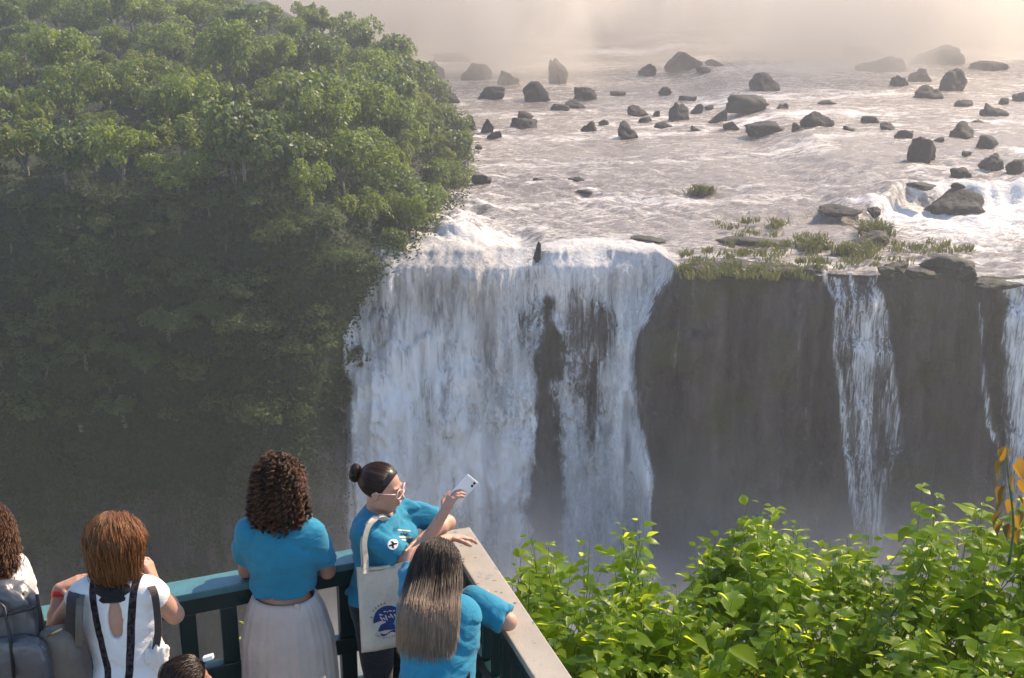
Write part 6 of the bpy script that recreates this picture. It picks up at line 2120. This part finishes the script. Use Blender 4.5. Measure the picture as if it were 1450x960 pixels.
cpos = at(592, 757, 5.17); cn = nrmz(np.array([0, 0, CAMZ]) - cpos) + np.array([0.5, 0, 0])
to2 = drop_on(tee5, cpos, cn, np.array([0.35, 0.15, 1.0]))
M_CREAMP = simple('cream_print', (0.46, 0.46, 0.38), 0.85, 0.08)
bars = [[(-0.046, 0.020), (0.034, 0.026), (0.040, 0.020), (-0.044, 0.013)], [(-0.044, -0.013), (0.042, -0.004), (0.040, -0.012), (-0.040, -0.021)],
        [(-0.036, -0.026), (0.026, -0.019), (0.022, -0.026), (-0.030, -0.032)]]
for bq in bars:
    poly_print('chest_print', bq, M_CREAMP, 0.0024, 0.007, bun_woman, to2)
poly_print('chest_mark', [(-0.030, 0.000), (-0.022, 0.006), (-0.014, 0.001), (-0.004, 0.008), (0.006, 0.003), (0.016, 0.010), (0.026, 0.006), (0.016, 0.004), (0.004, -0.003), (-0.006, 0.001), (-0.016, -0.005)], M_BLACKCLOTH, 0.0030, 0.006, bun_woman, to2)
# ------------------------------------------------------------------ air
def vol_box(name, lo, hi, build, label=None, kind='stuff'):
    m = MB()
    lo, hi = np.array(lo, float), np.array(hi, float)
    c, h = (lo + hi) / 2, (hi - lo) / 2
    m.box((0, 0, 0), (h[0], 0, 0), (0, h[1], 0), (0, 0, h[2]))
    t = NT(name)
    v = t.n('ShaderNodeVolumePrincipled')
    build(t, v)
    t.l(v.outputs[0], t.out.inputs['Volume'])
    o = link(name, m.mesh(name, t.m, False), loc=c, kind=kind, label=label)
    return o, t.m
def even(t, v):
    v.inputs['Color'].default_value = (0.95, 0.955, 0.97, 1)  # faint blue of the skylight is put into the haze colour
    v.inputs['Density'].default_value = HAZE_D
    v.inputs['Anisotropy'].default_value = 0.62
HAZE_D = 0.0009
vol_box('haze', (-470, -25, ZB - 3), (520, 430, 42), even, 'thin bright spray haze hanging in the air of the whole gorge')

def plume(dens, scale, lo, hi, seed, top, soft, aniso=0.35, col=(0.98, 0.96, 0.94, 1), far=False):
    def build(t, v):
        c = t.coord('Object')
        g = t.coord('Generated')
        n = t.noise(t.mapping(c, (scale, scale, scale * 0.7), (seed, seed, seed)), 1.0, 4, 0.6, 0.6)
        sep = t.n('ShaderNodeSeparateXYZ'); t.l(g, sep.inputs[0])
        fall = t.maprange(sep.outputs[2], 0.0, top, 1.0, 0.0, True)
        e = None
        for k in (0, 1):
            d = t.maprange(sep.outputs[k], 0.0, soft * (1.7 if far and k else 1), 0, 1, True)
            if not (far and k): d = t.math('MULTIPLY', d, t.maprange(sep.outputs[k], 1.0 - soft, 1.0, 1, 0, True))
            e = d if e is None else t.math('MULTIPLY', e, d)
        m = t.math('MULTIPLY', t.maprange(n, lo, hi, 0, 1, True), t.math('MULTIPLY', fall, e))
        t.l(t.math('MULTIPLY', m, dens), v.inputs['Density'])
        v.inputs['Color'].default_value = col
        v.inputs['Anisotropy'].default_value = aniso
        t.m.cycles.volume_step_rate = 1.0
    return build
vol_box('spray_cloud', (-330, 188, ZR - 0.5), (420, 333, 36), plume(0.085, 0.026, 0.42, 0.60, 3.0, 1.0, 0.22, col=(1.0, 0.94, 0.86, 1), far=True), 'bright cloud of spray drifting over the far end of the river')  # warmth of the sunlight is put into the spray colour
vol_box('gorge_mist', (-22, 66, ZB), (80, 99.5, -30), plume(0.34, 0.075, 0.30, 0.70, 8.0, 0.95, 0.16, 0.2), 'white mist rising from the bottom of the falls')
